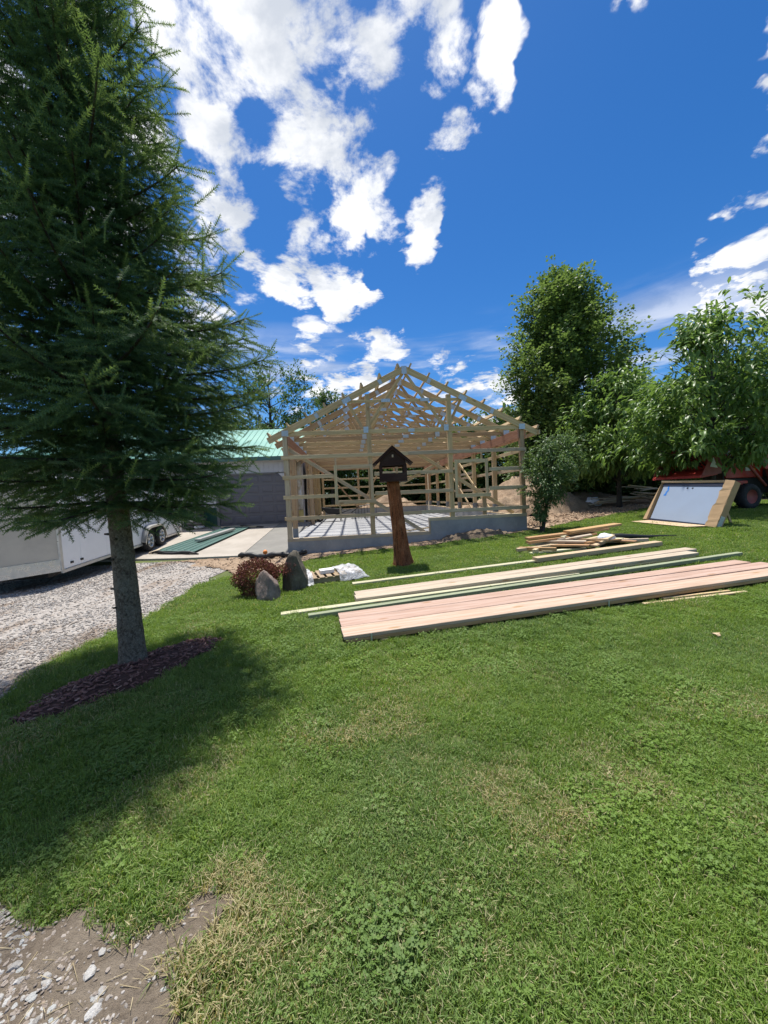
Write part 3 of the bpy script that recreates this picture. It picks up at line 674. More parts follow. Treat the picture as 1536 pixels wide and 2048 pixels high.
# purlins on edge over the trusses
def top_edge(s): 
    zt = CH0 + 0.07 + (APEX - 0.10 - CH0 - 0.07) * (1 - abs(s - BW / 2) / (BW / 2)); return zt + 0.0875 / math.cos(math.atan(0.497))
slope = math.atan((APEX - 0.10 - CH0 - 0.07) / (BW / 2))
for sg in (-1, 1):
    for k in range(8):
        d = 0.16 + 0.575 * k; s = BW / 2 + sg * d
        nrm = Vector((U[0] * sg * math.sin(slope), U[1] * sg * math.sin(slope), math.cos(slope)))
        off = nrm * 0.066
        e0 = -0.08 - 0.07 * float(rng.uniform(0, 1)); mid = 5.5 + (k % 3) * 1.2
        board('purlin', B(s, e0, top_edge(s)) + off, B(s, mid, top_edge(s)) + off, 0.125, 0.055, 'pine', bld, up=nrm)
        board('purlin', B(s, mid + 0.003, top_edge(s)) + off, B(s, BL + 0.3, top_edge(s)) + off, 0.125, 0.055, 'pine', bld, up=nrm)
# lookout tail beside the right-hand eave
board('fascia_board', B(BW + 0.44, -0.12, 3.40), B(BW + 0.44, 3.6, 3.40), 0.13, 0.036, 'pine_pale', bld)

# ================================================================== old garage
gar = empty('metal_garage', B(-4, 7.3, 0.45)); tag(gar, 'lilac grey metal garage with green ribbed roof behind the white trailer', 'garage')
GZ, EAVE = 0.44, 3.62; GL = 7.22
def fbox(name, m, s0, s1, L0, L1, z0, z1, parent=gar): return bbox_B(MB(), s0, s1, L0, L1, z0, z1).build(name, m, parent)
DX0, DX1, DTOP = -4.35, -1.05, 2.90
D2X0, D2X1 = -9.9, -6.15
def siding(s0, s1, z0, z1, L=GL):
    s = s0
    while s < s1 - 0.01:
        e = min(s + 0.23, s1); mb = MB(); bbox_B(mb, s, e - 0.002, L, L + 0.03, z0, z1); bbox_B(mb, s, s + 0.03, L - 0.02, L + 0.0, z0, z1); mb.build('siding_panel', 'siding_lilac', gar); s = e
siding(-14, D2X0 - 0.12, GZ, EAVE); siding(D2X0 - 0.12, D2X1 + 0.12, 2.95, EAVE); siding(D2X1 + 0.12, DX0 - 0.12, GZ + 0.92, EAVE); siding(DX0 - 0.12, DX1 + 0.3, DTOP + 0.06, EAVE)
s_ = D2X1 + 0.12
while s_ < DX0 - 0.13:
    e_ = min(s_ + 0.23, DX0 - 0.12); mb = MB(); bbox_B(mb, s_, e_ - 0.002, GL, GL + 0.03, GZ, GZ + 0.915); bbox_B(mb, s_, s_ + 0.03, GL - 0.022, GL, GZ, GZ + 0.915); mb.build('wainscot_panel', 'wainscot_green', gar); s_ = e_
for a in (DX0, D2X0, D2X1): fbox('door_trim', 'grey_trim', a - 0.12, a - 0.003, GL - 0.03, GL + 0.04, GZ, 2.93)
fbox('door_trim', 'grey_trim', DX0 - 0.12, DX1 - 0.5, GL - 0.031, GL + 0.04, DTOP, DTOP + 0.058)
fbox('back_wall', 'siding_lilac', -14, -0.32, GL + 0.13, GL + 0.19, GZ, EAVE)
fbox('roof_soffit', 'grey_trim', -14.3, -0.22, GL - 0.3, GL + 0.12, EAVE, EAVE + 0.03)
# overhead doors with raised panels
def overhead_door(s0, s1, cols_, rows_, cut):
    h = (DTOP - GZ); gd = fbox('garage_door', 'grey_door', s0, s1, GL + 0.05, GL + 0.10, GZ + 0.01, DTOP)
    cw = (s1 - s0) / cols_; rh = h / rows_
    for r in range(rows_):
        for c in range(cols_):
            mb = MB(); a, b_ = s0 + c * cw + 0.07, s0 + (c + 1) * cw - 0.07; z0, z1 = GZ + r * rh + 0.09, GZ + (r + 1) * rh - 0.09
            o = [B(a, GL + 0.049, z0), B(b_, GL + 0.049, z0), B(b_, GL + 0.049, z1), B(a, GL + 0.049, z1)]; i_ = 0.035
            q = [B(a + i_, GL + 0.028, z0 + i_), B(b_ - i_, GL + 0.028, z0 + i_), B(b_ - i_, GL + 0.028, z1 - i_), B(a + i_, GL + 0.028, z1 - i_)]
            mb.hexa(o, q); mb.build('door_panel', 'grey_door', gd)
        if r:
            mb = MB(); bbox_B(mb, s0, s1, GL + 0.036, GL + 0.049, GZ + r * rh - 0.012, GZ + r * rh + 0.012); mb.build('section_joint', 'grey_trim', gd)
    if cut:
        for sg, e in ((-1, s0), (1, s1)):
            mb = MB(); mb.prism([B(e, GL - 0.02, DTOP + 0.0), B(e - sg * 0.42, GL - 0.02, DTOP + 0.0), B(e, GL - 0.02, DTOP - 0.42)], N.tolist() + [0.0]); 
            mb.v = [tuple(Vector(v)) if i % 6 < 3 else tuple(Vector(v) - Vector((N[0], N[1], 0)) * 0.94) for i, v in enumerate(mb.v)]
            mb.build('corner_panel', 'siding_lilac', gd)
    return gd
overhead_door(DX0, DX1, 5, 5, True)
overhead_door(D2X0, D2X1 - 0.12, 6, 5, False)
# stripped corner beside the new frame: studs, insulation, wrap
fbox('insulation_batt', 'insulation', -1.02, -0.36, GL + 0.02, GL + 0.12, GZ, 1.15)
def wrap_sheet(name, m, pts_fn, nu, nv, parent):
    V = []; F = []
    for j in range(nv + 1):
        for i in range(nu + 1): V.append(pts_fn(i / nu, j / nv))
    for j in range(nv):
        for i in range(nu): a = j * (nu + 1) + i; F.append((a, a + 1, a + nu + 2, a + nu + 1))
    mb = MB(); mb.add(V, F); o = mb.build(name, m, parent, sm_=True); md = o.modifiers.new('thick', 'SOLIDIFY'); md.thickness = 0.004; return o
def w1(u_, v): return B(-1.02 + 0.68 * u_, GL - 0.02 - 0.07 * float(fbm(np.array([u_ * 5]), np.array([v * 7]), seed=4)[0]), 1.05 + 2.4 * v)
wrap_sheet('plastic_sheet', 'wall_wrap', w1, 14, 30, gar)
def w2(u_, v): return B(-0.22 + 0.10 * float(fbm(np.array([u_ * 16]), np.array([v * 4]), seed=8)[0]), GL + 0.2 + 7.0 * u_, 0.42 + 2.95 * v)
wrap_sheet('plastic_sheet', 'wall_wrap', w2, 60, 20, gar)
fbox('side_wall', 'siding_lilac', -0.36, -0.30, GL + 0.2, GL + 9.0, 0.1, EAVE)
for L in np.arange(GL + 0.25, GL + 7.2, 0.85): board('wall_stud', B(-0.12, float(L), 0.40), B(-0.12, float(L), 3.5), 0.09, 0.05, 'pine', gar, up=(N[0], N[1], 0))
for z in (1.3, 2.2, 3.05): board('wall_girt', B(-0.075, GL + 0.3, z), B(-0.075, GL + 7.0, z), 0.09, 0.036, 'pine', gar)
for s in (-0.98, -0.62): board('wall_stud', B(s, GL - 0.12, 0.44), B(s, GL - 0.12, 3.5), 0.12, 0.038, 'pine', gar, up=(U[0], U[1], 0))
# roof
RS = 0.46; RDEP = 4.5
def rp(s, L): return B(s, L, EAVE + 0.05 + (L - (GL - 0.38)) * RS if L <= GL - 0.38 + RDEP else EAVE + 0.05 + RDEP * RS - (L - GL + 0.38 - RDEP) * RS)
s = -14.3
while s < -0.25:
    e = min(s + 0.3, -0.22); mb = MB()
    for (L0, L1) in ((GL - 0.38, GL - 0.38 + RDEP), (GL - 0.38 + RDEP, GL - 0.38 + 2 * RDEP)):
        b4 = [rp(s, L0), rp(e - 0.002, L0), rp(e - 0.002, L1), rp(s, L1)]; mb.hexa(b4, [p + Vector((0, 0, 0.02)) for p in b4])
        b4 = [rp(s, L0), rp(s + 0.035, L0), rp(s + 0.035, L1), rp(s, L1)]; mb.hexa([p + Vector((0, 0, 0.02)) for p in b4], [p + Vector((0, 0, 0.052)) for p in b4])
    mb.build('roof_panel', 'roof_green', gar); s = e
fbox('fascia', 'green_metal', -14.3, -0.23, GL - 0.42, GL - 0.385, EAVE - 0.12, EAVE + 0.07)
mb = MB(); 
mb.prism([B(-0.31, GL + 0.05, EAVE), B(-0.31, GL - 0.38 + 2 * RDEP - 0.2, EAVE), B(-0.31, GL - 0.38 + RDEP, EAVE + RDEP * RS - 0.02)], (-0.05, 0, 0)); mb.build('gable_wall', 'siding_lilac', gar)

# stack of dark bags by the garage wall and a white sheet at its foot
for i in range(11):
    r0 = i // 2; c = B(-5.35 + (0.26 if i % 2 else -0.1) + 0.06 * ((r0 * 7) % 3 - 1), GL - 0.62 + 0.05 * (i % 3), 0.0)
    z = float(apron_z(GL - 0.6)) + 0.10 + 0.165 * r0
    v, f = icorock(2, 30 + i, 0.09); v = v * np.array([0.27, 0.23, 0.105]); 
    o = npmesh('filled_bag', v + np.array([c.x, c.y, z]), f, 'white_bag' if i in (1, 4) else 'dark_bag', loc=(c.x, c.y, z), sm_=True)
    tag(o, 'grey plastic bag in the slumped stack between the two garage doors' if i not in (1, 4) else ('pale bag low in the slumped stack between the garage doors' if i == 1 else 'pale bag halfway up the slumped stack between garage doors'), 'bag', 'bags stacked against the garage wall')

# ================================================================== white trailer
TA = Vector((-7.5, 8.87, 0.20)); TB = Vector((-8.87, 16.81, 0.45))
fx = (TA - TB).normalized(); side = Vector((-fx.y, fx.x, 0)).normalized() * 1.0     # fx forward (towards the camera)
if side.x > 0: side = -side
upv = fx.cross(side); upv = upv if upv.z > 0 else -upv
trl = empty('cargo_trailer', (TA + TB) / 2 + side * 1.2 - Vector((0, 0, 0.6))); tag(trl, 'white enclosed cargo trailer with twin axles parked behind the spruce', 'trailer')
TLn = (TA - TB).length; TW, TH = 2.4, 2.15
def T(a, b_, h): return TB + fx * a + side * b_ + upv * h      # a along from rear, b across, h up
NOSE = 1.15
def prism_T(mb, poly, h0, h1): return mb.add([T(a, b_, h0) for a, b_ in poly] + [T(a, b_, h1) for a, b_ in poly], [tuple(range(len(poly)))[::-1], tuple(range(len(poly), 2 * len(poly)))] + [(i, (i + 1) % len(poly), (i + 1) % len(poly) + len(poly), i + len(poly)) for i in range(len(poly))])
body_poly = [(0, 0), (TLn, 0), (TLn, TW), (0, TW)]
mb = MB(); prism_T(mb, body_poly, 0.0, TH); mb.build('body', 'trailer_white', trl, bevel=0.02)
mb = MB(); prism_T(mb, [(TLn + 0.002, 0.0), (TLn + NOSE, TW / 2), (TLn + 0.002, TW)], 0.0, TH - 0.004); mb.build('nose', 'trailer_guard', trl)
mb = MB(); prism_T(mb, [(TLn + 0.02, -0.012), (TLn + NOSE + 0.03, TW / 2), (TLn + 0.02, TW + 0.012)], -0.02, 0.26); mb.build('stone_guard', 'alloy', trl)
mb = MB(); prism_T(mb, [(-0.02, -0.02), (TLn + 0.02, -0.02), (TLn + 0.02, 0.02), (-0.02, 0.02)], -0.07, 0.0); mb.build('side_rail', 'trailer_trim', trl)
mb = MB(); prism_T(mb, [(TLn - 0.04, -0.016), (TLn + 0.045, -0.016), (TLn + 0.045, 0.03), (TLn - 0.04, 0.03)], 0.0, TH); mb.build('corner_trim', 'trailer_trim', trl)
mb = MB(); prism_T(mb, [(0.1, 0.3), (TLn, 0.3), (TLn, TW - 0.3), (0.1, TW - 0.3)], -0.16, -0.005); mb.build('chassis', 'black_plastic', trl)
for a in np.arange(1.2, TLn - 0.3, 1.22):
    mb = MB(); prism_T(mb, [(a, -0.004), (a + 0.025, -0.004), (a + 0.025, 0.0), (a, 0.0)], 0.02, TH - 0.02); mb.build('panel_seam', 'trailer_white', trl)
WR = 0.37; WA = [2.55, 3.55]
def gz_T(a): p = T(a, 0, 0); return max(gzf(p.x, p.y) + 0.06, float(apron_z(inB(p.x, p.y)[1])) if inB(p.x, p.y)[1] > 0.9 else -9)
for a in WA:
    hz = gz_T(a) + WR - T(a, 0, 0).z
    for b_, sg in ((-0.03, -1), (TW + 0.03, 1)):
        c = T(a, b_, 0) + Vector((0, 0, hz)); ax = side * sg
        wl = empty('wheel', c, trl)
        mb = MB(); mb.lathe([(0.22, -0.10), (0.33, -0.11), (0.365, -0.07), (WR, 0.0), (0.365, 0.07), (0.33, 0.11), (0.235, 0.105), (0.22, 0.06)], c, ax, 32); mb.build('tyre', 'rubber', wl, sm_=True)
        mb = MB(); mb.lathe([(0.235, 0.105), (0.225, 0.07), (0.19, 0.035), (0.10, 0.03), (0.075, 0.06), (0.0, 0.062)], c, ax, 28); mb.build('rim', 'bracket_grey', wl, sm_=True)
        a1 = Vector((0, 0, 1)); a2 = ax.cross(a1)
        for k in range(6):
            t_ = 2 * math.pi * k / 6; d = a1 * math.cos(t_) + a2 * math.sin(t_); mb = MB(); mb.tube([c + ax * 0.07 + d * 0.05, c + ax * 0.075 + d * 0.225], [0.03, 0.038], 6); mb.build('spoke', 'alloy', wl)
        mb = MB(); mb.lathe([(0.242, 0.085), (0.238, 0.112), (0.215, 0.108), (0.205, 0.08)], c, ax, 28); mb.build('rim_lip', 'alloy', wl, sm_=True)
# twin wheel arch
mb = MB(); pts = []
hz0 = gz_T(3.05) + WR - T(3.05, 0, 0).z
for k in range(15):
    t_ = math.pi * k / 14; a = WA[0] - 0.45 + (WA[1] - WA[0] + 0.9) * k / 14; hgt = hz0 - 0.05 + 0.52 * (1 - abs(2 * k / 14 - 1) ** 5); pts.append((a, hgt))
mb.add([T(a, -0.17, h) for a, h in pts] + [T(a, 0.01, h + 0.03) for a, h in pts] + [T(a, -0.17, h - 0.06) for a, h in pts], [(i, i + 1, i + 16, i + 15) for i in range(14)] + [(i, i + 1, i + 31, i + 30) for i in range(14)])
o = mb.build('wheel_arch', 'trailer_trim', trl, sm_=True); md = o.modifiers.new('t', 'SOLIDIFY'); md.thickness = 0.012
mb = MB(); mb.prism([T(a, -0.006, h) for a, h in pts], tuple(side * 0.004)); mb.build('arch_well', 'black_plastic', trl)
for a, h in ((0.25, 0.18), (0.25, 0.62), (1.9, 0.30), (TLn - 0.35, 0.12), (TLn - 0.75, 0.12)):
    mb = MB(); c = T(a, -0.01, h); mb.box(c, (0.02, 0.09, 0.05)); mb.build('marker_lamp', 'loader_dull' if a < 1 else 'black_plastic', trl)
# chock board by the trailer wheel
p0 = T(WA[1] + 0.55, -0.30, 0); p1 = T(WA[1] - 0.1, -0.42, 0)
tag(board('wheel_chock', Vector((p0.x, p0.y, gz_T(WA[1] + 0.5) + 0.03)), Vector((p1.x, p1.y, gz_T(WA[1] - 0.1) + 0.03)), 0.05, 0.12, 'pine_grey'), 'short pale board lying beside the trailer tyre', 'board')

# ================================================================== green roofing sheets on the apron
SP0 = [(-8.0, 13.1), (-5.95, 12.62)]
def apz(x, y): return float(apron_z(inB(x, y)[1]))
A0, A1, A2, A3 = Vector((-7.75, 13.05, 0)), Vector((-6.35, 12.72, 0)), Vector((-6.2, 17.6, 0)), Vector((-7.35, 17.9, 0))
for k in range(6):
    mb = MB(); off = 0.012 * k
    def q(u_, v): p = (A0 * (1 - u_) + A1 * u_) * (1 - v) + (A3 * (1 - u_) + A2 * u_) * v; return Vector((p.x + 0.03 * ((k * 5) % 3 - 1), p.y + 0.06 * ((k * 7) % 4 - 1), apz(p.x, p.y) + 0.012 + off))
    for r in range(6):
        u0, u1 = r / 6, (r + 1) / 6
        b4 = [q(u0, 0), q(u1, 0), q(u1, 1), q(u0, 1)]; mb.hexa(b4, [p + Vector((0, 0, 0.004)) for p in b4])
        b4 = [q(u0, 0), q(u0 + 0.03, 0), q(u0 + 0.03, 1), q(u0, 1)]; mb.hexa([p + Vector((0, 0, 0.004)) for p in b4], [p + Vector((0, 0, 0.022 if k == 5 else 0.008)) for p in b4])
    o = mb.build('roofing_sheet', 'green_metal')
    tag(o, 'dark green ribbed metal sheet, topmost of the flat stack on the driveway' if k == 5 else 'dark green metal sheet under the topmost one in the driveway stack', 'metal sheet', 'green metal sheets on the driveway')
p = Vector((-6.95, 14.2, 0)); q_ = Vector((-6.55, 16.6, 0))
zz = lambda v: Vector((v.x, v.y, apz(v.x, v.y) + 0.155))
tag(board('trim_channel', zz(p), zz(q_), 0.09, 0.22, 'trailer_trim'), 'grey folded metal trim lying on the green sheets', 'metal trim')
tag(board('grey_plank', Vector((-7.6, 18.0, apz(-7.6, 18.0) + 0.05)), Vector((-5.9, 17.75, apz(-5.9, 17.75) + 0.05)), 0.06, 0.2, 'pine_grey'), 'flat grey plank on the concrete before the garage door', 'plank')
tag(board('black_trim', Vector((-6.7, 17.95, apz(-6.7, 17.95) + 0.10)), Vector((-5.6, 17.7, apz(-5.6, 17.7) + 0.03)), 0.04, 0.12, 'black_plastic'), 'black strip lying across the end of the grey plank', 'trim strip')
# black plastic strip at the edge of the sheets
mb = MB(); pts = [Vector((-7.9 + 0.3 * k, 12.86 - 0.06 * k + 0.03 * math.sin(k * 2.0), apz(-7.9 + 0.3 * k, 12.86 - 0.06 * k) + 0.04 + 0.03 * math.sin(k * 1.7))) for k in range(7)]; mb.tube(pts, [0.02, 0.06, 0.05, 0.07, 0.06, 0.05, 0.02], 8)
tag(mb.build('black_tarp_roll', 'black_plastic', sm_=True), 'crumpled black plastic at the near end of the green sheets', 'tarp')
# dark drain hose at the foundation corner
mb = MB(); pts = []; rad = []
for k in range(22):
    u_ = k / 21; x = -4.55 + 2.15 * u_; y = 12.0 - 0.25 * u_ + 0.05 * math.sin(u_ * 9); pts.append(Vector((x, y - 0.18, gzf(x, y - 0.18) + 0.12 + 0.03 * math.sin(u_ * 14)))); rad.append(0.075 + 0.018 * math.sin(k * 1.9) - (0.03 if k in (0, 21) else 0))
mb.tube(pts, rad, 10); tag(mb.build('drain_hose', 'black_plastic', sm_=True), 'fat black drain hose lying at the foundation corner', 'hose')

# inside the frame: a wheelbarrow and a black railing leaning on the slab
wb = empty('wheelbarrow', (-2.75, 21.0, 0.30)); tag(wb, 'black wheelbarrow standing on the slab behind the front window', 'wheelbarrow')
c = Vector((-2.75, 21.0, 0.3))
mb = MB(); b4 = [c + Vector(v) for v in ((-0.3, -0.22, 0.42), (0.35, -0.22, 0.38), (0.35, 0.22, 0.38), (-0.3, 0.22, 0.42))]; t4 = [c + Vector(v) for v in ((-0.62, -0.36, 0.78), (0.5, -0.36, 0.66), (0.5, 0.36, 0.66), (-0.62, 0.36, 0.78))]
mb.hexa(b4, t4); mb.build('tray', 'black_plastic', wb)
for sg in (-1, 1):
    mb = MB(); mb.tube([c + Vector((-0.75, 0.05 * sg, 0.2)), c + Vector((0.2, 0.25 * sg, 0.36)), c + Vector((0.95, 0.3 * sg, 0.62))], 0.022, 6); mb.build('handle', 'black_plastic', wb)
    mb = MB(); mb.tube([c + Vector((0.3, 0.25 * sg, 0.38)), c + Vector((0.42, 0.27 * sg, 0.0))], 0.02, 6); mb.build('leg', 'black_plastic', wb)
mb = MB(); mb.lathe([(0.10, -0.04), (0.19, -0.04), (0.20, 0), (0.19, 0.04), (0.10, 0.04)], c + Vector((-0.75, 0, 0.2)), (0, 1, 0), 18); mb.build('wheel', 'rubber', wb, sm_=True)
rl = empty('metal_railing', (-1.3, 22.2, 0.30)); tag(rl, 'black metal railing section standing on the slab by the wheelbarrow', 'railing')
c = Vector((-1.9, 22.0, 0.30))
mb = MB(); mb.tube([c + Vector((0, 0, 0.35)), c + Vector((0.5, 0.1, 0.72)), c + Vector((1.5, 0.1, 0.86))], 0.025, 6); mb.build('top_rail', 'black_plastic', rl)
mb = MB(); mb.tube([c + Vector((0, 0, 0.06)), c + Vector((1.5, 0.1, 0.06))], 0.02, 6); mb.build('bottom_rail', 'black_plastic', rl)
for k in range(9):
    x = 0.1 + 0.17 * k; mb = MB(); mb.tube([c + Vector((x, 0.1 * x / 1.5, 0.0)), c + Vector((x, 0.1 * x / 1.5, 0.42 + min(x * 0.7, 0.4)))], 0.011, 5); mb.build('baluster', 'black_plastic', rl)

# ================================================================== birdhouse on a cedar stump
st = empty('bird_feeder', (0.40, 8.67, gzf(0.4, 8.67))); tag(st, 'dark brown gabled bird feeder on a leaning reddish cedar trunk', 'bird feeder')
g0 = gzf(0.4, 8.67); V = []; F = []; nk, nz = 40, 26
for j in range(nz + 1):
    t_ = j / nz; z = g0 - 0.06 + (1.90 - g0 + 0.06) * t_; cx = 0.395 - 0.17 * t_ ; cy = 8.67
    rb = 0.155 - 0.018 * t_ + 0.085 * math.exp(-t_ * 9) + 0.025 * math.exp(-t_ * 2.2)
    for k in range(nk):
        a = 2 * math.pi * k / nk
        flute = 0.16 * math.exp(-t_ * 3.0) * (math.cos(a * 5 + 0.7) * 0.6 + math.cos(a * 9 + 2.1) * 0.4) + 0.05 * (float(fbm(np.array([a * 4]), np.array([z * 1.2]), seed=3)[0]) - 0.5) * 2
        r = rb * (1 + flute); V.append((cx + r * math.cos(a), cy + r * math.sin(a), z))
for j in range(nz):
    for k in range(nk): F.append((j * nk + k, j * nk + (k + 1) % nk, (j + 1) * nk + (k + 1) % nk, (j + 1) * nk + k))
F.append(tuple(nz * nk + k for k in range(nk)))
mb = MB(); mb.add(V, F); mb.build('trunk_post', 'cedar_bark', st, sm_=True)
cx, cy = 0.235, 8.67; tl = Matrix.Rotation(R(0.0), 3, 'Y')
def hb(name, c, size, m='dark_stain', parent=st): return MB().box(Vector((cx, cy, 0)) + Vector(c), size).build(name, m, parent)
hb('floor', (0, 0, 1.905), (0.62, 0.62, 0.03))
hb('wall', (0, -0.285, 1.995), (0.60, 0.03, 0.15)); hb('wall', (0, 0.285, 1.995), (0.60, 0.03, 0.15)); hb('wall', (-0.285, 0, 1.995), (0.03, 0.538, 0.15)); hb('wall', (0.285, 0, 1.995), (0.03, 0.538, 0.15))
for sx in (-1, 1):
    for sy in (-1, 1): hb('corner_post', (sx * 0.265, sy * 0.265, 2.15), (0.07, 0.07, 0.158))
hb('perch_block', (0.08, -0.31, 2.13), (0.05, 0.02, 0.14), 'pine')
for sy in (-1, 1):
    mb = MB(); y = cy + sy * 0.28; mb.prism([(cx - 0.30, y, 2.232), (cx + 0.30, y, 2.232), (cx + 0.27, y, 2.34), (cx, y, 2.60), (cx - 0.27, y, 2.34)], (0, -sy * 0.03, 0)); mb.build('gable', 'dark_stain', st)
mb = MB(); mb.box((cx + 0.005, cy - 0.291, 2.44), (0.035, 0.014, 0.055)); mb.build('gable_hook', 'pine_white', st)
for sx in (-1, 1):
    mb = MB(); a = Vector((cx, cy - 0.36, 2.665)); b_ = Vector((cx + sx * 0.44, cy - 0.36, 2.275)); n_ = Vector((sx * 0.39, 0, 0.44)).normalized() * 0.025
    b4 = [a - n_, b_ - n_, b_ - n_ + Vector((0, 0.72, 0)), a - n_ + Vector((0, 0.72, 0))]; mb.hexa(b4, [p + n_ for p in b4]); mb.build('roof_board', 'dark_stain', st)
    mb = MB(); a = Vector((cx, cy - 0.345, 2.60)); b_ = Vector((cx + sx * 0.36, cy - 0.345, 2.28)); mb.tube([a, b_], 0.018, 6); mb.build('trim_board', 'dark_stain', st)

# ================================================================== lumber on the lawn
def gp(x, y, h): return Vector((x, y, gzf(x, y) + h))
# pink fir planks: three on top, laid over others, bound by a band
LUM = 'pink planks in the low stack on the lawn'
d_ = Vector((6.45, 1.42)).normalized(); nn = Vector((-d_.y, d_.x))
def plank_row(o, ln, wd, th, hz, k, m, name, label, cat, group=None):
    a = Vector(o) + nn * (wd / 2); b_ = a + d_ * ln
    return tag(board(name, gp(a.x, a.y, hz), gp(b_.x, b_.y, hz), th, wd - 0.014, m, up=(0, 0, 1)), label, cat, group)
o0 = Vector((-0.49, 4.08))
where = ['closest to the camera', 'in the middle', 'beside the green board']
for lay, hz in ((0, 0.047), (1, 0.088)):
    acc = 0.0
    for k, wd in enumerate((0.335, 0.31, 0.255)):
        plank_row(o0 + nn * acc + d_ * (0.0 if lay else 0.02) + d_ * 0.012 * k, 7.1 - 0.18 * k - 0.1 * lay, wd, 0.039, hz, k, 'fir_pink' if lay else 'fir_orange', 'fir_plank', ('wide pink fir plank, ' + ('top' if lay else 'bottom') + ' layer of the stack, ' + where[k]), 'plank', LUM); acc += wd + 0.003
for k, ds in enumerate((0.15, 3.3, 6.6)):
    a = o0 + d_ * (0.3 + ds) - nn * 0.02; b_ = a + nn * 0.95
    tag(board('spacer_block', gp(a.x, a.y, 0.012), gp(b_.x, b_.y, 0.012), 0.034, 0.09, 'pallet_wood'), 'thin wooden spacer under the pink plank stack, ' + ('near its ragged left end', 'near its middle', 'near its far right end')[k], 'spacer')
for ds in (0.30, 3.35):
    a = o0 + d_ * ds - nn * 0.006
    mb = MB(); mb.box(gp(a.x, a.y, 0.068), (0.016, 0.004, 0.084), Matrix.Rotation(math.atan2(d_.y, d_.x), 3, 'Z')); tag(mb.build('strap_band', 'steel_plate'), 'thin pale strap on the stack edge ' + ('at its left end' if ds < 1 else 'at its middle'), 'strap')
# white pine pair, two layers
d2 = Vector((6.5, 1.42)).normalized(); n2 = Vector((-d2.y, d2.x))
for lay in (0, 1):
    for k in (0, 1):
        a = Vector((-0.47, 5.68)) + n2 * (0.235 * k + 0.118) + d2 * 0.03 * k; b_ = a + d2 * (6.6 - 0.22 * (1 - k))
        tag(board('pine_plank', gp(a.x, a.y, 0.035 + 0.042 * lay), gp(b_.x, b_.y, 0.035 + 0.042 * lay), 0.04, 0.23, 'pine_white' if lay else 'pine_pale'),
            'whitewood plank in the two-wide stack, ' + ('upper' if lay else 'lower') + ' layer, ' + ('far side' if k else 'near side'), 'plank', 'white planks in the two-wide stack')
def single(name, a, b_, h, wd, th, m, label, cat='board'): return tag(board(name, gp(a[0], a[1], h), gp(b_[0], b_[1], h), th, wd, m), label, cat)
single('pale_board', (-0.64, 7.02), (3.35, 7.80), 0.028, 0.14, 0.038, 'treated_pale', 'long pale board lying alone beyond the white planks')
single('pine_beam', (2.98, 7.66), (5.85, 8.20), 0.075, 0.19, 0.085, 'pine_pale', 'pale board in front of the pile of wood offcuts', 'board')
single('treated_board', (-1.51, 5.34), (3.25, 6.52), 0.028, 0.13, 0.038, 'treated_pale', 'pale greenish board lying beside the dark green one')
single('green_board', (-1.08, 5.12), (6.45, 6.97), 0.04, 0.10, 0.06, 'treated_green', 'dark green treated board along the far edge of pink planks')
single('lath_strip', (3.25, 4.85), (4.78, 5.08), 0.022, 0.05, 0.022, 'pine_pale', 'narrow pale lath on grass in front of the pink planks', 'lath')
single('lath_strip', (3.6, 4.99), (4.6, 5.13), 0.03, 0.04, 0.022, 'pine', 'short tan lath half under the edge of the pink planks', 'lath')

# offcut pile
SG = 'offcuts in the heap on the lawn'
cx0, cy0 = 4.35, 8.75
scr = [(3.30, 8.95, 5.30, 9.15, 0.30, 0.19, 0.05, 'fir_orange', 'long orange plank on top of the offcut heap, reaching farthest left'), (4.25, 8.98, 5.65, 9.3, 0.36, 0.24, 0.05, 'fir_orange', 'broad orange plank crowning the offcut heap'),
       (3.28, 8.85, 4.95, 9.05, 0.23, 0.17, 0.05, 'fir_orange', 'orange plank second from the top of the offcut heap'), (2.98, 8.70, 4.6, 8.82, 0.10, 0.12, 0.07, 'pine_pale', 'pale stud sticking out left at the foot of the offcut heap'),
       (3.2, 8.5, 4.4, 8.45, 0.035, 0.14, 0.04, 'treated_pale', 'yellowish board flat on grass at the front of the offcut heap')]
for x0, y0, x1, y1, h, wd, th, m, lab in scr: tag(board('offcut', gp(x0, y0, h), gp(x1, y1, h + 0.02), th, wd, m), lab, 'offcut', SG)
rs = np.random.default_rng(21)
for k in range(26):
    a = rs.uniform(-0.9, 0.9); ln = rs.uniform(0.3, 0.95); x = cx0 + rs.uniform(-1.0, 1.1); y = cy0 + rs.uniform(-0.28, 0.35)
    hh = 0.04 + 0.22 * max(0, 1 - abs(x - cx0) / 1.3) * rs.uniform(0.2, 1); tz = rs.uniform(-0.12, 0.12) if hh > 0.1 else 0.01; dx, dy = math.cos(a) * ln / 2, math.sin(a) * ln / 2
    wd, th = [(0.14, 0.038), (0.09, 0.038), (0.09, 0.07), (0.18, 0.038)][k % 4]
    tag(board('offcut', gp(x - dx, y - dy, hh - tz * 0.4 + 0.03), gp(x + dx, y + dy, hh + tz * 0.6 + 0.03), th, wd, ['pine_pale', 'pine', 'treated_pale', 'pine_white', 'fir_orange'][k % 5]), 'short sawn offcut in the jumbled heap of wood on the lawn', 'offcut', SG)
v, f = icorock(2, 5, 0.22); npo = npmesh('plastic_bag', v * np.array([0.2, 0.14, 0.10]) + np.array([5.0, 8.72, gzf(5, 8.7) + 0.2]), f, 'white_bag', loc=(5.0, 8.72, gzf(5, 8.7) + 0.2), sm_=True); tag(npo, 'crumpled white plastic among the wood offcuts', 'plastic')
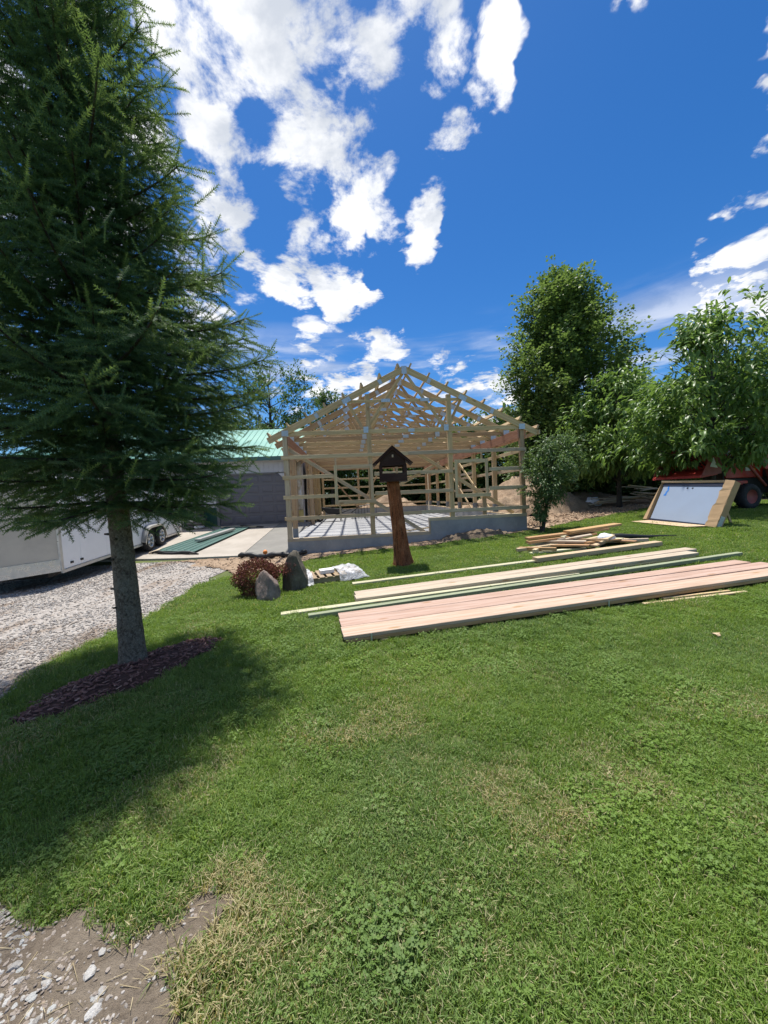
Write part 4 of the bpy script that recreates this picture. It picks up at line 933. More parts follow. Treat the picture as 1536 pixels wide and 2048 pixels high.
mb = MB(); mb.tube([gp(5.0, 8.95, 0.20), gp(5.5, 9.0, 0.14), gp(6.2, 9.05, 0.06), gp(7.0, 8.95, 0.03)], [0.05, 0.07, 0.04, 0.012], 7); tag(mb.build('black_cable', 'black_plastic', sm_=True), 'black hose trailing right from the offcut heap', 'hose')

# distant heap of white scrap wood
for k in range(34):
    x = 11.6 + rs.uniform(-1.4, 2.2); y = 18.0 + rs.uniform(-0.5, 0.6); a = rs.uniform(-0.5, 0.5); ln = rs.uniform(0.9, 2.0); h = 0.08 + 0.75 * max(0, 1 - abs(x - 12.1) / 2.4) * rs.uniform(0, 1); tz = rs.uniform(-0.1, 0.3) * (0.4 if h < 0.2 else 1)
    dx, dy = math.cos(a) * ln / 2, math.sin(a) * ln / 2
    tag(board('scrap_plank', gp(x - dx, y - dy, h + tz / 2 + 0.1), gp(x + dx, y + dy, max(h - tz / 2, 0.05) + 0.1), 0.045, 0.12, ['pine_white', 'pine_pale', 'pine_white'][k % 3]), 'pale scrap plank in the far heap beside the slim tree trunk', 'scrap plank', 'scrap planks heaped on the far dirt')
v, f = icorock(2, 8, 0.2); tag(npmesh('rubbish_bag', v * np.array([0.38, 0.3, 0.26]) + np.array([10.0, 18.4, gzf(10.0, 18.4) + 0.28]), f, 'white_bag', loc=(10.0, 18.4, gzf(10.0, 18.4) + 0.28), sm_=True), 'white rubbish bag on the dirt left of the far scrap heap', 'bag')
lf = empty('low_fence', gp(9.9, 20.4, 0)); tag(lf, 'low grey panel fence standing at the foot of the hedge', 'fence')
for k in range(4):
    x0 = 8.9 + 0.55 * k; board('fence_panel', gp(x0, 20.4, 0.30), gp(x0 + 0.52, 20.4, 0.30), 0.6, 0.03, 'grey_trim', lf)

# ================================================================== door in its carton, leaning beside the tractor
dr = empty('carton_door', (8.2, 10.6, gzf(8.2, 10.6))); tag(dr, 'white door slab lying on edge in an opened cardboard carton', 'door')
dl, drr = Vector((7.99, 11.6, 0.50)), Vector((8.20, 9.62, 0.44))      # lower corners of the door face
xd = (drr - dl); dlen = xd.length - 0.28; xd.normalize(); bk = Vector((-xd.y, xd.x, 0)).normalized()
tilt = (bk * 0.53 + Vector((0, 0, 1.11))); th_ = tilt.length; tilt.normalize(); nrm = xd.cross(tilt).normalized()
if nrm.x > 0: nrm = -nrm
def Dp(a, b_, c=0.0): return dl + xd * a + tilt * b_ + nrm * c
def dslab(name, m, a0, a1, b0, b1, c0, c1):
    mb = MB(); mb.hexa([Dp(a0, b0, c0), Dp(a1, b0, c0), Dp(a1, b0, c1), Dp(a0, b0, c1)], [Dp(a0, b1, c0), Dp(a1, b1, c0), Dp(a1, b1, c1), Dp(a0, b1, c1)]); return mb.build(name, m, dr)
DL, DH = dlen + 0.28, 1.20
dslab('door_slab', 'door_white_shaded', 0.03, DL - 0.02, 0.055, DH - 0.10, -0.045, 0.0)
dslab('edge_rail', 'door_edge', 0.0, DL, 0.0, 0.053, -0.05, 0.012); dslab('edge_rail', 'door_edge', 0.0, DL, DH - 0.098, DH, -0.05, 0.012)
for a, b0, b1, w_ in ((0.20, DH - 0.18, DH - 0.10, 0.045), (0.22, DH - 0.27, DH - 0.17, 0.05), (0.19, DH - 0.36, DH - 0.26, 0.055), (0.16, DH - 0.40, DH - 0.35, 0.09)): dslab('tape_strip', 'blue_tape', a, a + w_, b0, b1, 0.001, 0.0035)
for a in (0.86, 1.02):
    c = Dp(a, DH - 0.155, 0.0015); mb = MB(); mb.lathe([(0.0, 0.002), (0.024, 0.002), (0.026, 0)], c, nrm, 18); mb.build('bore_hole', 'black_plastic', dr)
dslab('carton_back', 'cardboard', -0.05, DL + 0.05, -0.01, DH + 0.05, -0.075, -0.055)
mb = MB(); mb.hexa([Dp(-0.22, 0.0, -0.07), Dp(-0.03, 0.0, -0.05), Dp(-0.03, 0.0, 0.07), Dp(-0.22, 0.0, 0.02)], [Dp(-0.10, DH + 0.02, -0.07), Dp(-0.03, DH, -0.05), Dp(-0.03, DH, 0.06), Dp(-0.07, DH + 0.02, 0.02)]); mb.build('carton_flap', 'cardboard', dr)
# torn right flap: a ragged strip
top_, bot_ = [], []
NJ = 16
for j in range(NJ + 1):
    b_ = -0.02 + (DH + 0.06) * j / NJ; jt = 0.03 * float(rs.uniform(-1, 1)); top_.append((DL - 0.05 + jt - 0.05 * (1 - j / NJ), b_, 0.10)); bot_.append((DL + 0.15 + 0.01 * float(rs.uniform(-1, 1)), b_, 0.045))
mb = MB(); Vv = [Dp(*p) for p in top_] + [Dp(*p) for p in bot_]; mb.add(Vv, [(j, j + 1, NJ + 2 + j, NJ + 1 + j) for j in range(NJ)]); o = mb.build('carton_flap', 'cardboard', dr); md = o.modifiers.new('t', 'SOLIDIFY'); md.thickness = 0.008
dslab('carton_side', 'cardboard', DL + 0.145, DL + 0.155, -0.02, DH + 0.04, -0.12, 0.045)
dslab('shipping_label', 'label_silver', DL + 0.156, DL + 0.16, 0.02, 0.30, -0.08, 0.03)
mb = MB(); mb.hexa([Dp(-0.05, DH + 0.0, -0.075), Dp(DL + 0.1, DH + 0.0, -0.075), Dp(DL + 0.1, DH + 0.002, 0.03), Dp(-0.05, DH + 0.002, 0.05)], [Dp(-0.05, DH + 0.012, -0.075), Dp(DL + 0.1, DH + 0.012, -0.075), Dp(DL + 0.1, DH + 0.05, 0.06), Dp(-0.05, DH + 0.05, 0.07)]); mb.build('carton_flap', 'cardboard_inner', dr)
fl = [gp(7.55, 11.75, 0.06), gp(7.74, 9.85, 0.05), gp(8.16, 9.62, 0.06), gp(7.97, 11.6, 0.07)]
mb = MB(); mb.hexa(fl, [p + Vector((0, 0, 0.008)) for p in fl]); mb.build('carton_flap', 'cardboard_inner', dr)
# support stakes behind the leaning door
for a in (0.3, DL - 0.3):
    p = Dp(a, DH - 0.15, -0.08); q2 = Vector((p.x + bk.x * 0.35, p.y + bk.y * 0.35, gzf(p.x, p.y + 0.4)))
    tag(board('prop_stick', p, q2, 0.06, 0.04, 'pine'), 'wooden prop behind the door carton, ' + ('left' if a < 1 else 'right') + ' one of two', 'prop')

# ================================================================== red tractor with a front loader
tr = empty('loader_tractor', (12.3, 13.6, gzf(12.3, 13.6))); tag(tr, 'red tractor with cab and raised front loader behind the cherry leaves', 'tractor')
g1 = gzf(12.0, 13.4); yaw = Matrix.Rotation(R(12), 3, 'Z'); oT = Vector((12.4, 13.5, g1))
def tp(x, y, z): return oT + yaw @ Vector((x, y, z))
def tbox(name, m, x0, x1, y0, y1, z0, z1, parent=tr, bev=0.02):
    mb = MB(); mb.hexa([tp(x0, y0, z0), tp(x1, y0, z0), tp(x1, y1, z0), tp(x0, y1, z0)], [tp(x0, y0, z1), tp(x1, y0, z1), tp(x1, y1, z1), tp(x0, y1, z1)]); return mb.build(name, m, parent, bevel=bev)
hood = tbox('hood', 'loader_red', -1.0, 0.6, -0.38, 0.38, 1.05, 1.55); tbox('grille', 'black_plastic', -1.06, -1.002, -0.34, 0.34, 0.65, 1.5, hood); tbox('chassis', 'black_plastic', -0.95, 1.9, -0.3, 0.3, 0.5, 1.04)
cab = tbox('cab', 'black_plastic', 0.62, 1.95, -0.70, 0.70, 1.05, 1.45)
for x in (0.66, 1.9):
    for y in (-0.66, 0.66): mb = MB(); mb.tube([tp(x, y, 1.45), tp(x + (0.06 if x < 1 else -0.08), y * 0.92, 2.75)], 0.04, 6); mb.build('cab_post', 'black_plastic', cab)
tbox('roof', 'black_plastic', 0.6, 2.0, -0.7, 0.7, 2.75, 2.87, cab)
tbox('pane', 'dark_glass', 0.74, 1.82, -0.64, -0.625, 1.46, 2.74, cab, 0); tbox('pane', 'dark_glass', 0.70, 0.715, -0.6, 0.6, 1.46, 2.74, cab, 0); tbox('pane', 'dark_glass', 0.74, 1.82, 0.625, 0.64, 1.46, 2.74, cab, 0)
for y in (-0.28, 0.1): tbox('headlight', 'lamp_white', -0.2 + 0.0, 0.02, -0.41 if y < 0 else 0.385, -0.385 if y < 0 else 0.41, 1.28, 1.40, hood, 0.01)
tbox('marker_lamp', 'lamp_amber', 0.10, 0.24, -0.41, -0.385, 1.24, 1.36, hood, 0.01)
tbox('bumper', 'loader_red', -1.15, -0.3, -0.55, -0.40, 0.78, 0.95)
for x, r_, w_ in ((-0.55, 0.42, 0.26), (1.45, 0.66, 0.36)):
    for sg in (-1, 1):
        c = tp(x, sg * 0.72, r_ + (gzf(*(tp(x, sg * 0.72, 0).xy)) - g1)); ax = yaw @ Vector((0, sg, 0)); wl = empty('wheel', c, tr)
        mb = MB(); mb.lathe([(r_ * 0.55, -w_ / 2), (r_ * 0.92, -w_ / 2), (r_, -w_ * 0.3), (r_, w_ * 0.3), (r_ * 0.92, w_ / 2), (r_ * 0.55, w_ / 2), (r_ * 0.5, w_ * 0.2)], c, ax, 28); mb.build('tyre', 'rubber', wl, sm_=True)
        mb = MB(); mb.lathe([(r_ * 0.55, w_ * 0.48), (r_ * 0.45, w_ * 0.2), (0.0, w_ * 0.22)], c, ax, 24); mb.build('rim', 'loader_dull', wl, sm_=True)
        for k in range(18):
            t_ = 2 * math.pi * k / 18; a1 = Vector((0, 0, 1)); a2 = ax.cross(a1); d = a1 * math.cos(t_) + a2 * math.sin(t_); mb = MB(); e = a2 * math.cos(t_) - a1 * math.sin(t_)
            mb.tube([c + d * r_ * 0.99 - ax * w_ * 0.45 + e * 0.04, c + d * r_ * 1.02, ], 0.02, 4); mb.build('lug', 'rubber', wl)
# loader arms: from the cab pedestal up and forward, bent down to the bucket
for sg in (-1, 1):
    y0 = sg * 0.62
    prof = [(0.55, 1.35), (0.62, 1.72), (0.25, 1.86), (-0.6, 1.92), (-1.25, 1.98), (-1.75, 1.80), (-1.95, 1.52), (-1.80, 1.42), (-1.62, 1.62), (-1.2, 1.74), (-0.5, 1.66), (0.1, 1.58), (0.3, 1.30)]
    mb = MB(); mb.prism([tp(x, y0 - 0.05, z) for x, z in prof], tuple(yaw @ Vector((0, 0.10, 0)))); arm = mb.build('loader_arm', 'loader_red', tr, bevel=0.012)
    mb = MB(); mb.prism([tp(0.30, y0 - 0.07, 1.75), tp(0.48, y0 - 0.07, 1.78), tp(0.78, y0 - 0.07, 0.85), tp(0.60, y0 - 0.07, 0.78)], tuple(yaw @ Vector((0, 0.14, 0)))); mb.build('arm_post', 'loader_dull', tr, bevel=0.012)
    mb = MB(); mb.tube([tp(0.45, y0 * 0.9, 0.75), tp(-0.45, y0 * 0.9, 1.62)], 0.045, 10); cyl = mb.build('lift_cylinder', 'loader_dull', tr, sm_=True)
    mb = MB(); mb.tube([tp(0.75, y0 * 1.15, 0.92), tp(0.95, y0 * 1.15, 0.42)], 0.035, 10); mb.build('cylinder_rod', 'alloy', tr, sm_=True)
    mb = MB(); mb.lathe([(0.035, 0.0), (0.085, 0.0), (0.085, 0.02), (0.035, 0.02)], tp(-1.28, y0 - 0.055, 1.85), yaw @ Vector((0, -1, 0)), 18); mb.build('pivot_ring', 'lamp_white', arm, sm_=True)
mb = MB(); mb.tube([tp(-1.85, -0.66, 1.52), tp(-1.85, 0.66, 1.52)], 0.06, 10); mb.build('cross_tube', 'loader_red', tr, sm_=True)
bprof = [(-1.85, 1.30), (-1.78, 1.95), (-2.05, 2.10), (-2.12, 2.02), (-1.92, 1.86), (-2.0, 1.40), (-2.62, 1.18), (-2.66, 1.10), (-2.0, 1.18)]
mb = MB(); mb.prism([tp(x, -0.85, z) for x, z in bprof], tuple(yaw @ Vector((0, 1.7, 0)))); bk_ = mb.build('bucket', 'loader_red', tr)
for y in (-0.87, 0.85):
    mb = MB(); mb.prism([tp(-1.84, y, 1.22), tp(-1.80, y, 1.95), tp(-2.08, y, 2.08), tp(-2.62, y, 1.16)], tuple(yaw @ Vector((0, 0.02, 0)))); mb.build('bucket_side', 'loader_dull', bk_)
mb = MB(); mb.prism([tp(-2.0, -0.876, 1.40), tp(-2.30, -0.876, 1.44), tp(-2.16, -0.876, 1.74)], tuple(yaw @ Vector((0, 0.004, 0)))); mb.build('side_decal', 'lamp_white', bk_)

# ================================================================== rocks, shrub, pallet
def boulder(name, c, size, m, seed, label, shape):
    v, f = icorock(4, seed, 0.004); rr_ = np.random.default_rng(seed)
    for k in range(14):                                     # split faces: cut the ball with planes
        d_c = rr_.normal(size=3); d_c /= np.linalg.norm(d_c); h_c = rr_.uniform(0.50, 0.80); e_c = v @ d_c - h_c
        v = v - np.outer(np.clip(e_c, 0, None) * 0.93, d_c)
    n_ = fbm(v[:, 0] * 5 + 9, v[:, 1] * 5, v[:, 2] * 5 + seed, 4, seed); v = v * (0.95 + 0.24 * n_)[:, None]
    v = shape(v) * np.array(size); o = npmesh(name, v + np.array(c), f, m, loc=c); return tag(o, label, 'boulder')
def sh1(v): t = np.clip((v[:, 2] + 1) / 2, 0, 1.2); v = v.copy(); v[:, 0] = v[:, 0] * (1.1 - 0.62 * t) + 0.10 * t; v[:, 1] *= (1.05 - 0.45 * t); v[:, 0] = np.clip(v[:, 0], -0.9, 0.8); return v
def sh2(v): t = np.clip((v[:, 2] + 1) / 2, 0, 1.2); v = v.copy(); v[:, 0] = v[:, 0] * (1.15 - 0.58 * t) - 0.08 * t; v[:, 1] *= (1.05 - 0.5 * t); return v
boulder('boulder', (-1.70, 7.05, gzf(-1.70, 7.05) + 0.24), (0.38, 0.32, 0.46), 'rock_dark', 17, 'tall dark pointed boulder beside the plastic-wrapped pallet', sh1)
boulder('boulder', (-1.99, 6.48, gzf(-1.99, 6.48) + 0.14), (0.31, 0.27, 0.36), 'rock_brown', 26, 'smaller brown boulder in front of the red shrub', sh2)

def leaf_tpl(L=1.0, W=0.4, droop=0.25, fold=0.12):
    """a leaf along x: 3 sections, folded along its midrib"""
    V = [(0, 0, 0), (0.35, W / 2, fold * W - droop * 0.06), (0.35, 0, -droop * 0.10), (0.35, -W / 2, fold * W - droop * 0.06), (0.72, W * 0.36, fold * W * 0.7 - droop * 0.42), (0.72, 0, -droop * 0.46), (0.72, -W * 0.36, fold * W * 0.7 - droop * 0.42), (1, 0, -droop)]
    F = [(0, 2, 1), (0, 3, 2), (1, 2, 5), (1, 5, 4), (2, 3, 6), (2, 6, 5), (4, 5, 7), (5, 6, 7)]
    return np.array(V) * L, np.array(F)
def small_leaf(W=0.6): return np.array([(0, 0, 0), (0.5, W / 2, 0.06), (1, 0, -0.08), (0.5, -W / 2, 0.06)]), np.array([(0, 2, 1), (0, 3, 2)])

# red-leaved barberry: many small leaves over twigs
shb = empty('barberry_shrub', (-2.38, 6.85, gzf(-2.38, 6.85))); tag(shb, 'round shrub with dark red leaves beside the boulders', 'shrub')
n = 8500; d = rng.normal(size=(n, 3)); d /= np.linalg.norm(d, axis=1, keepdims=True); rr = rng.uniform(0.35, 1, n) ** 0.5 * (0.72 + 0.5 * fbm(d[:, 0] * 2.4 + 5, d[:, 1] * 2.4, d[:, 2] * 2.4, seed=31))
c0 = np.array([-2.33, 6.85, gzf(-2.33, 6.85) + 0.30]); P = c0 + d * rr[:, None] * np.array([0.42, 0.36, 0.36])
extra = c0 + np.array([0.38, 0.12, 0.12]) + rng.normal(size=(900, 3)) * np.array([0.14, 0.1, 0.06]); P = np.concatenate([P, extra]); d = np.concatenate([d, rng.normal(size=(900, 3))]); rr = np.concatenate([rr, np.full(900, 0.9)])
keep = P[:, 2] > c0[2] - 0.29; P, d, rr = P[keep], d[keep], rr[keep]; n = len(P)
tV, tF = small_leaf(0.65); Rm = frame(d + rng.normal(size=(n, 3)) * 0.7, spin=rng.uniform(0, 6.28, n))
zrel = (P[:, 2] - c0[2]) / 0.36
V, F, A = stamp(tV, tF, np.zeros(4), P, Rm, rng.uniform(0.022, 0.040, n), np.clip(0.36 + 0.14 * rng.normal(size=n) + np.where((zrel < 0.0) & (rng.uniform(size=n) < 0.55), 0.5, 0.0), 0, 1))
npmesh('crown', V, F, 'barberry', shb, loc=tuple(c0), attrs={'tint': A}, kind='stuff')
for k in range(7):
    a = k * 0.9; mb = MB(); mb.tube([(c0[0] + 0.03 * math.cos(a), c0[1] + 0.03 * math.sin(a), c0[2] - 0.34), (c0[0] + 0.2 * math.cos(a), c0[1] + 0.18 * math.sin(a), c0[2] + 0.1)], [0.012, 0.005], 5); mb.build('stem', 'bark_dark', shb)
# small orange flower and dark can behind the shrub
v, f = icorock(2, 3, 0.12); tag(npmesh('orange_flower', v * 0.045 + np.array([-2.28, 7.25, gzf(-2.28, 7.25) + 0.72]), f, 'orange_cup', loc=(-2.28, 7.25, gzf(-2.28, 7.25) + 0.72)), 'small orange garden ornament above the red shrub', 'ornament')
mb = MB(); mb.tube([(-2.28, 7.25, gzf(-2.28, 7.25)), (-2.28, 7.25, gzf(-2.28, 7.25) + 0.70)], 0.006, 5); tag(mb.build('ornament_stake', 'black_plastic'), 'thin stake holding the orange ornament behind the shrub', 'stake')

# pallet under plastic
pz = gzf(-1.0, 7.45); pal = empty('wooden_pallet', (-1.0, 7.5, pz)); tag(pal, 'low wooden pallet with its slats showing under torn plastic', 'pallet')
px, py = Vector((1.0, 0.32, 0.035)).normalized(), Vector((-0.32, 1.0, 0)).normalized(); po = Vector((-1.55, 7.20, pz))
def PP(a, b_, h): return po + px * a + py * b_ + Vector((0, 0, h))
for k in range(3): board('stringer', PP(0.0, 0.05 + 0.32 * k, 0.06), PP(1.12, 0.05 + 0.32 * k, 0.06), 0.09, 0.04, 'pallet_wood', pal)
for k in range(8): a = 0.05 + 0.146 * k; board('deck_slat', PP(a, 0.0, 0.115), PP(a, 0.76, 0.115), 0.018, 0.10, 'pallet_wood', pal)
for k in range(3): a = 0.1 + 0.45 * k; board('bottom_slat', PP(a, 0.0, 0.010), PP(a, 0.76, 0.010), 0.018, 0.10, 'pallet_wood', pal)
mb = MB(); mb.hexa([PP(0.34, 0.28, 0.125), PP(0.62, 0.28, 0.125), PP(0.62, 0.5, 0.125), PP(0.34, 0.5, 0.125)], [PP(0.34, 0.28, 0.20), PP(0.62, 0.28, 0.20), PP(0.62, 0.5, 0.20), PP(0.34, 0.5, 0.20)])
tag(mb.build('brick_block', 'paper_white', bevel=0.008), 'pale printed block sitting on the pallet slats', 'block')
def drape(a0, a1, b0, b1, seed, nm):
    def fn(u_, v):
        a = a0 + (a1 - a0) * u_; b_ = b0 + (b1 - b0) * v; e = max(0, -b_, a - 1.12, -a, b_ - 0.76); nz_ = float(fbm(np.array([u_ * 7]), np.array([v * 6]), seed=seed)[0])
        h = 0.142 + 0.085 * nz_ - min(e * 1.6, 0.16) * (0.85 + 0.2 * nz_); return PP(a, b_, max(h, 0.012 + 0.01 * nz_))
    return fn
for (nm, ar, sd_, lab) in (('plastic_sheet', (0.66, 1.26, -0.12, 0.84), 3, 'clear crumpled plastic over the right half of the pallet'), ('plastic_sheet', (-0.16, 0.16, -0.14, 0.7), 6, 'torn clear plastic hanging off the left corner of the pallet')):
    o = wrap_sheet(nm, 'plastic_wrap', drape(*ar, sd_, nm), 22, 22, None); tag(o, lab, 'plastic sheet')

# bits of paper and chips on the lawn
for k, (x, y, s_, m, lab) in enumerate(((3.23, 3.75, 0.04, 'cardboard_inner', 'small pinkish scrap lying alone on the grass below the planks'),)):
    V = [(x + s_ * 1.2 * math.cos(t_) * (0.8 + 0.3 * math.sin(t_ * 3 + k)), y + s_ * math.sin(t_), gzf(x, y) + 0.058 + 0.3 * s_ * math.cos(t_ * 2)) for t_ in np.linspace(0, 6.0, 9)]
    mb = MB(); mb.prism(V, (0, 0, 0.004)); tag(mb.build('scrap', m), lab, 'scrap')

# ================================================================== dirt mounds
def mound(name, c, rx, ry, h, seed, label, m='dirt', rot=0.0, res=0.10, rough=0.30):
    nx, ny = int(2 * rx / res), int(2 * ry / res); U_, V_ = np.meshgrid(np.linspace(-1, 1, nx), np.linspace(-1, 1, ny)); r2 = np.sqrt(U_ ** 2 + V_ ** 2) + 0.22 * (fbm(U_ * 2.2 + 7, V_ * 2.2 + seed, seed=seed) - 0.5) * 2
    hh = np.clip(1 - r2, 0, 1) ** 0.75 * h; X = c[0] + (U_ * rx) * math.cos(rot) - (V_ * ry) * math.sin(rot); Y = c[1] + (U_ * rx) * math.sin(rot) + (V_ * ry) * math.cos(rot)
    k = np.clip(hh / (0.25 * h), 0, 1); rid = np.abs(fbm(X * 2.3, Y * 2.3, seed=seed + 3) - 0.5) * 2; hh = hh + k * (rough * h * 0.55 * (rid - 0.3) + 0.13 * (fbm(X * 7, Y * 7, seed=seed + 5) - 0.5) + 0.06 * (vnoise(X * 22, Y * 22, seed=seed + 6) - 0.5))
    Z = gz(X, Y) + hh - 0.03; idx = np.arange(X.size).reshape(X.shape); Fq = np.stack([idx[:-1, :-1], idx[:-1, 1:], idx[1:, 1:], idx[1:, :-1]], -1); keep = (hh[:-1, :-1] + hh[1:, 1:]) > 0.02
    o = npmesh(name, np.stack([X.ravel(), Y.ravel(), Z.ravel()], 1), Fq[keep], m, loc=(c[0], c[1], gzf(*c))); return tag(o, label, 'dirt mound')
mound('dirt_mound', (6.9, 19.2), 3.2, 2.4, 1.95, 3, 'tall brown mound of dug earth behind the building frame')
mound('dirt_mound', (10.0, 19.8), 3.6, 1.7, 0.85, 5, 'long low brown mound trailing right towards the hedge')
mound('dirt_mound', (0.2, 32.0), 3.4, 2.2, 1.7, 8, 'brown mound seen through the frame beyond the slab')
mound('dirt_mound', (2.75, 12.02), 1.35, 0.42, 0.34, 11, 'small dark heap of clods against the stepped foundation', 'dirt_dark', 0.1, 0.035, 0.5)
mound('dirt_mound', (-4.6, 11.2), 1.5, 0.6, 0.10, 14, 'flat spread of brown earth before the concrete apron', 'dirt', 0.0, 0.06, 0.4)

# ================================================================== trees
def tree(name, label, base, H, r0, m_bark, envelope, nl, n_sprig, sprig_r, tpl, lsize, m_leaf, up=(0.3, 0.9), z0=0.3, per=7, seed=1, droop=0.0, bend=(0, 0), spread=1.0, gap=0.42, gapf=0.9, group=None, cat='tree', tint0=0.5, yscale=1.0, leaf_obj=0, trunk_top=0.85):
    r = np.random.default_rng(seed); bx, by = base; bz = gzf(bx, by); t = empty(name, (bx, by, bz)); tag(t, label, cat, group)
    top = np.array([bx + bend[0], by + bend[1], bz + H * trunk_top]); b0 = np.array([bx, by, bz - 0.1])
    def ax(u_): p = b0 + (top - b0) * u_; p[:2] += np.array([math.sin(u_ * 7 + seed) * 0.05, math.cos(u_ * 5 + seed) * 0.05]) * min(H * 0.12, 1) * u_; return p
    mb = MB(); us = np.linspace(0, 1, 14); mb.tube([ax(u_) for u_ in us], [r0 * ((1 - u_) ** 0.8 * 0.92 + 0.08) * (1 + 0.35 * math.exp(-u_ * 25)) for u_ in us], 10); mb.build('trunk', m_bark, t, loc=(bx, by, bz), sm_=True)
    LP, LD = [], []; lim = MB()
    for i in range(nl):
        hf = z0 + (1 - z0) * ((i + r.uniform(0, 1)) / nl); az = i * 2.399963 + r.uniform(-0.4, 0.4); rad = envelope(hf) * r.uniform(0.72, 1.12) * spread
        tip = np.array([ax(min(hf / trunk_top, 1))[0] + rad * math.cos(az), ax(min(hf / trunk_top, 1))[1] + rad * math.sin(az) * yscale, bz + H * hf])
        el = r.uniform(*up); hb = max(hf * H - rad * el, z0 * H * 0.72); st_ = ax(min(hb / (H * trunk_top), 0.97)); mid = st_ * 0.5 + tip * 0.5 + np.array([0, 0, -0.12 * rad + droop * rad * 0.3])
        pts = [st_ * (1 - s) ** 2 + 2 * mid * s * (1 - s) + tip * s * s for s in np.linspace(0, 1, 7)]; rl_ = max(r0 * 0.30 * (1 - hf * 0.6), 0.012); lim.tube(pts, [rl_ * (1 - 0.85 * s) for s in np.linspace(0, 1, 7)], 5, cap=False)
        m_ = max(int(n_sprig / nl * (0.4 + rad / max(envelope(0.5), 0.1) * 0.7)), 6); s = r.uniform(0.25, 1.06, m_) ** 0.8; p = np.outer((1 - s) ** 2, st_) + np.outer(2 * s * (1 - s), mid) + np.outer(s * s, tip)
        off = r.normal(size=(m_, 3)) * sprig_r * (0.55 + 0.6 * s)[:, None] * np.array([1, 1, 0.75]); LP.append(p + off); dd = (tip - st_) / np.linalg.norm(tip - st_); LD.append(dd * 0.55 + off / sprig_r * 0.6)
    P = np.concatenate(LP); D = np.concatenate(LD); keep = fbm(P[:, 0] * gapf, P[:, 1] * gapf, P[:, 2] * gapf + seed, 3, seed) > gap; keep &= P[:, 2] > bz + H * z0 * 0.62; P, D = P[keep], D[keep]
    lim.build('limb', m_bark, t, loc=(bx, by, bz), sm_=True)['kind'] = 'stuff'
    n_ = len(P); tV, tF = tpl
    clump = fbm(P[:, 0] * 1.3 + 3, P[:, 1] * 1.3, P[:, 2] * 1.3, 2, seed + 9)
    Vs = []
    for k in range(per):
        o_ = r.normal(size=(n_, 3)) * sprig_r * 0.36; dd = D + r.normal(size=(n_, 3)) * 0.55; dd[:, 2] -= droop; Rm = frame(dd, spin=r.normal(size=n_) * 0.5)
        Sz = lsize * r.uniform(0.7, 1.2, n_); Tn = np.clip(tint0 + (clump - 0.5) * 0.8 + r.normal(size=n_) * 0.16, 0, 1); PP_ = P + o_
        if leaf_obj and k == 0:                              # the leaves nearest the viewer are pieces of their own
            order = np.argsort(np.linalg.norm(PP_ - np.array([0, 0, 1.6]), axis=1))[:leaf_obj]; lv = []
            for tn in (0.3, 0.45, 0.6, 0.75, 0.9):
                me = bpy.data.meshes.new('leaf'); me.from_pydata(tV.tolist(), [], tF.tolist()); at = me.attributes.new('tint', 'FLOAT', 'POINT'); at.data.foreach_set('value', [tn] * len(tV)); setmat(me, m_leaf); lv.append(me)
            for q_ in order:
                lo = bpy.data.objects.new('leaf', lv[int(np.clip((Tn[q_] - 0.225) / 0.15, 0, 4))]); M = Matrix(Rm[q_].tolist()).to_4x4() @ Matrix.Diagonal((Sz[q_],) * 3 + (1,)); M.translation = Vector(PP_[q_]); link(lo, t, M)
            km = np.ones(n_, bool); km[order] = False; Vs.append(stamp(tV, tF, np.zeros(len(tV)), PP_[km], Rm[km], Sz[km], Tn[km])); continue
        Vs.append(stamp(tV, tF, np.zeros(len(tV)), PP_, Rm, Sz, Tn))
    V, F, A = join(Vs); cr = npmesh('crown', V, F, m_leaf, t, loc=(bx, by, bz + H * 0.5), attrs={'tint': A}, kind='stuff')
    return t
def env(pts):
    xs, ys = zip(*pts); return lambda h: float(np.interp(h, xs, ys))
maple_leaf = (np.array([(0, 0, 0), (0.25, 0.42, 0.05), (0.6, 0.5, -0.02), (0.62, 0.2, 0.0), (1, 0, -0.1), (0.62, -0.2, 0.0), (0.6, -0.5, -0.02), (0.25, -0.42, 0.05)]), np.array([(0, 3, 1), (1, 3, 2), (0, 4, 3), (0, 5, 4), (0, 7, 5), (7, 6, 5)]))
tree('maple_tree', 'tall upright maple tree with dense dark crown right of the frame', (10.25, 21.3), 12.6, 0.20, 'bark_grey', env([(0, 0.8), (0.12, 2.5), (0.3, 3.2), (0.5, 3.1), (0.7, 2.75), (0.88, 2.0), (1.0, 0.7)]), 120, 14500, 0.30, maple_leaf, 0.145, 'maple_leaf', up=(1.0, 1.9), z0=0.10, per=9, seed=3, gap=0.31, gapf=0.8, tint0=0.62)
cl = leaf_tpl(1.0, 0.36, 0.42, 0.18)
tree('cherry_tree', 'bushy tree with drooping bright leaves on a slim forked trunk', (10.35, 16.9), 5.9, 0.11, 'bark_dark', env([(0, 0.6), (0.25, 1.7), (0.45, 2.1), (0.7, 1.7), (0.9, 1.1), (1, 0.4)]), 50, 1700, 0.27, cl, 0.25, 'cherry_leaf', up=(0.4, 0.9), z0=0.30, per=6, seed=5, droop=0.75, gap=0.40, gapf=0.9, tint0=0.62, leaf_obj=300)
tree('cherry_tree', 'large drooping-leaved tree spreading over the red tractor', (10.75, 12.6), 6.6, 0.12, 'bark_dark', env([(0, 0.8), (0.22, 2.1), (0.4, 2.5), (0.65, 2.3), (0.85, 1.5), (1, 0.5)]), 70, 2700, 0.28, cl, 0.245, 'cherry_leaf', up=(0.35, 0.95), z0=0.29, per=6, seed=8, droop=0.75, gap=0.42, gapf=0.9, tint0=0.48, bend=(0.3, 0.3), leaf_obj=300)
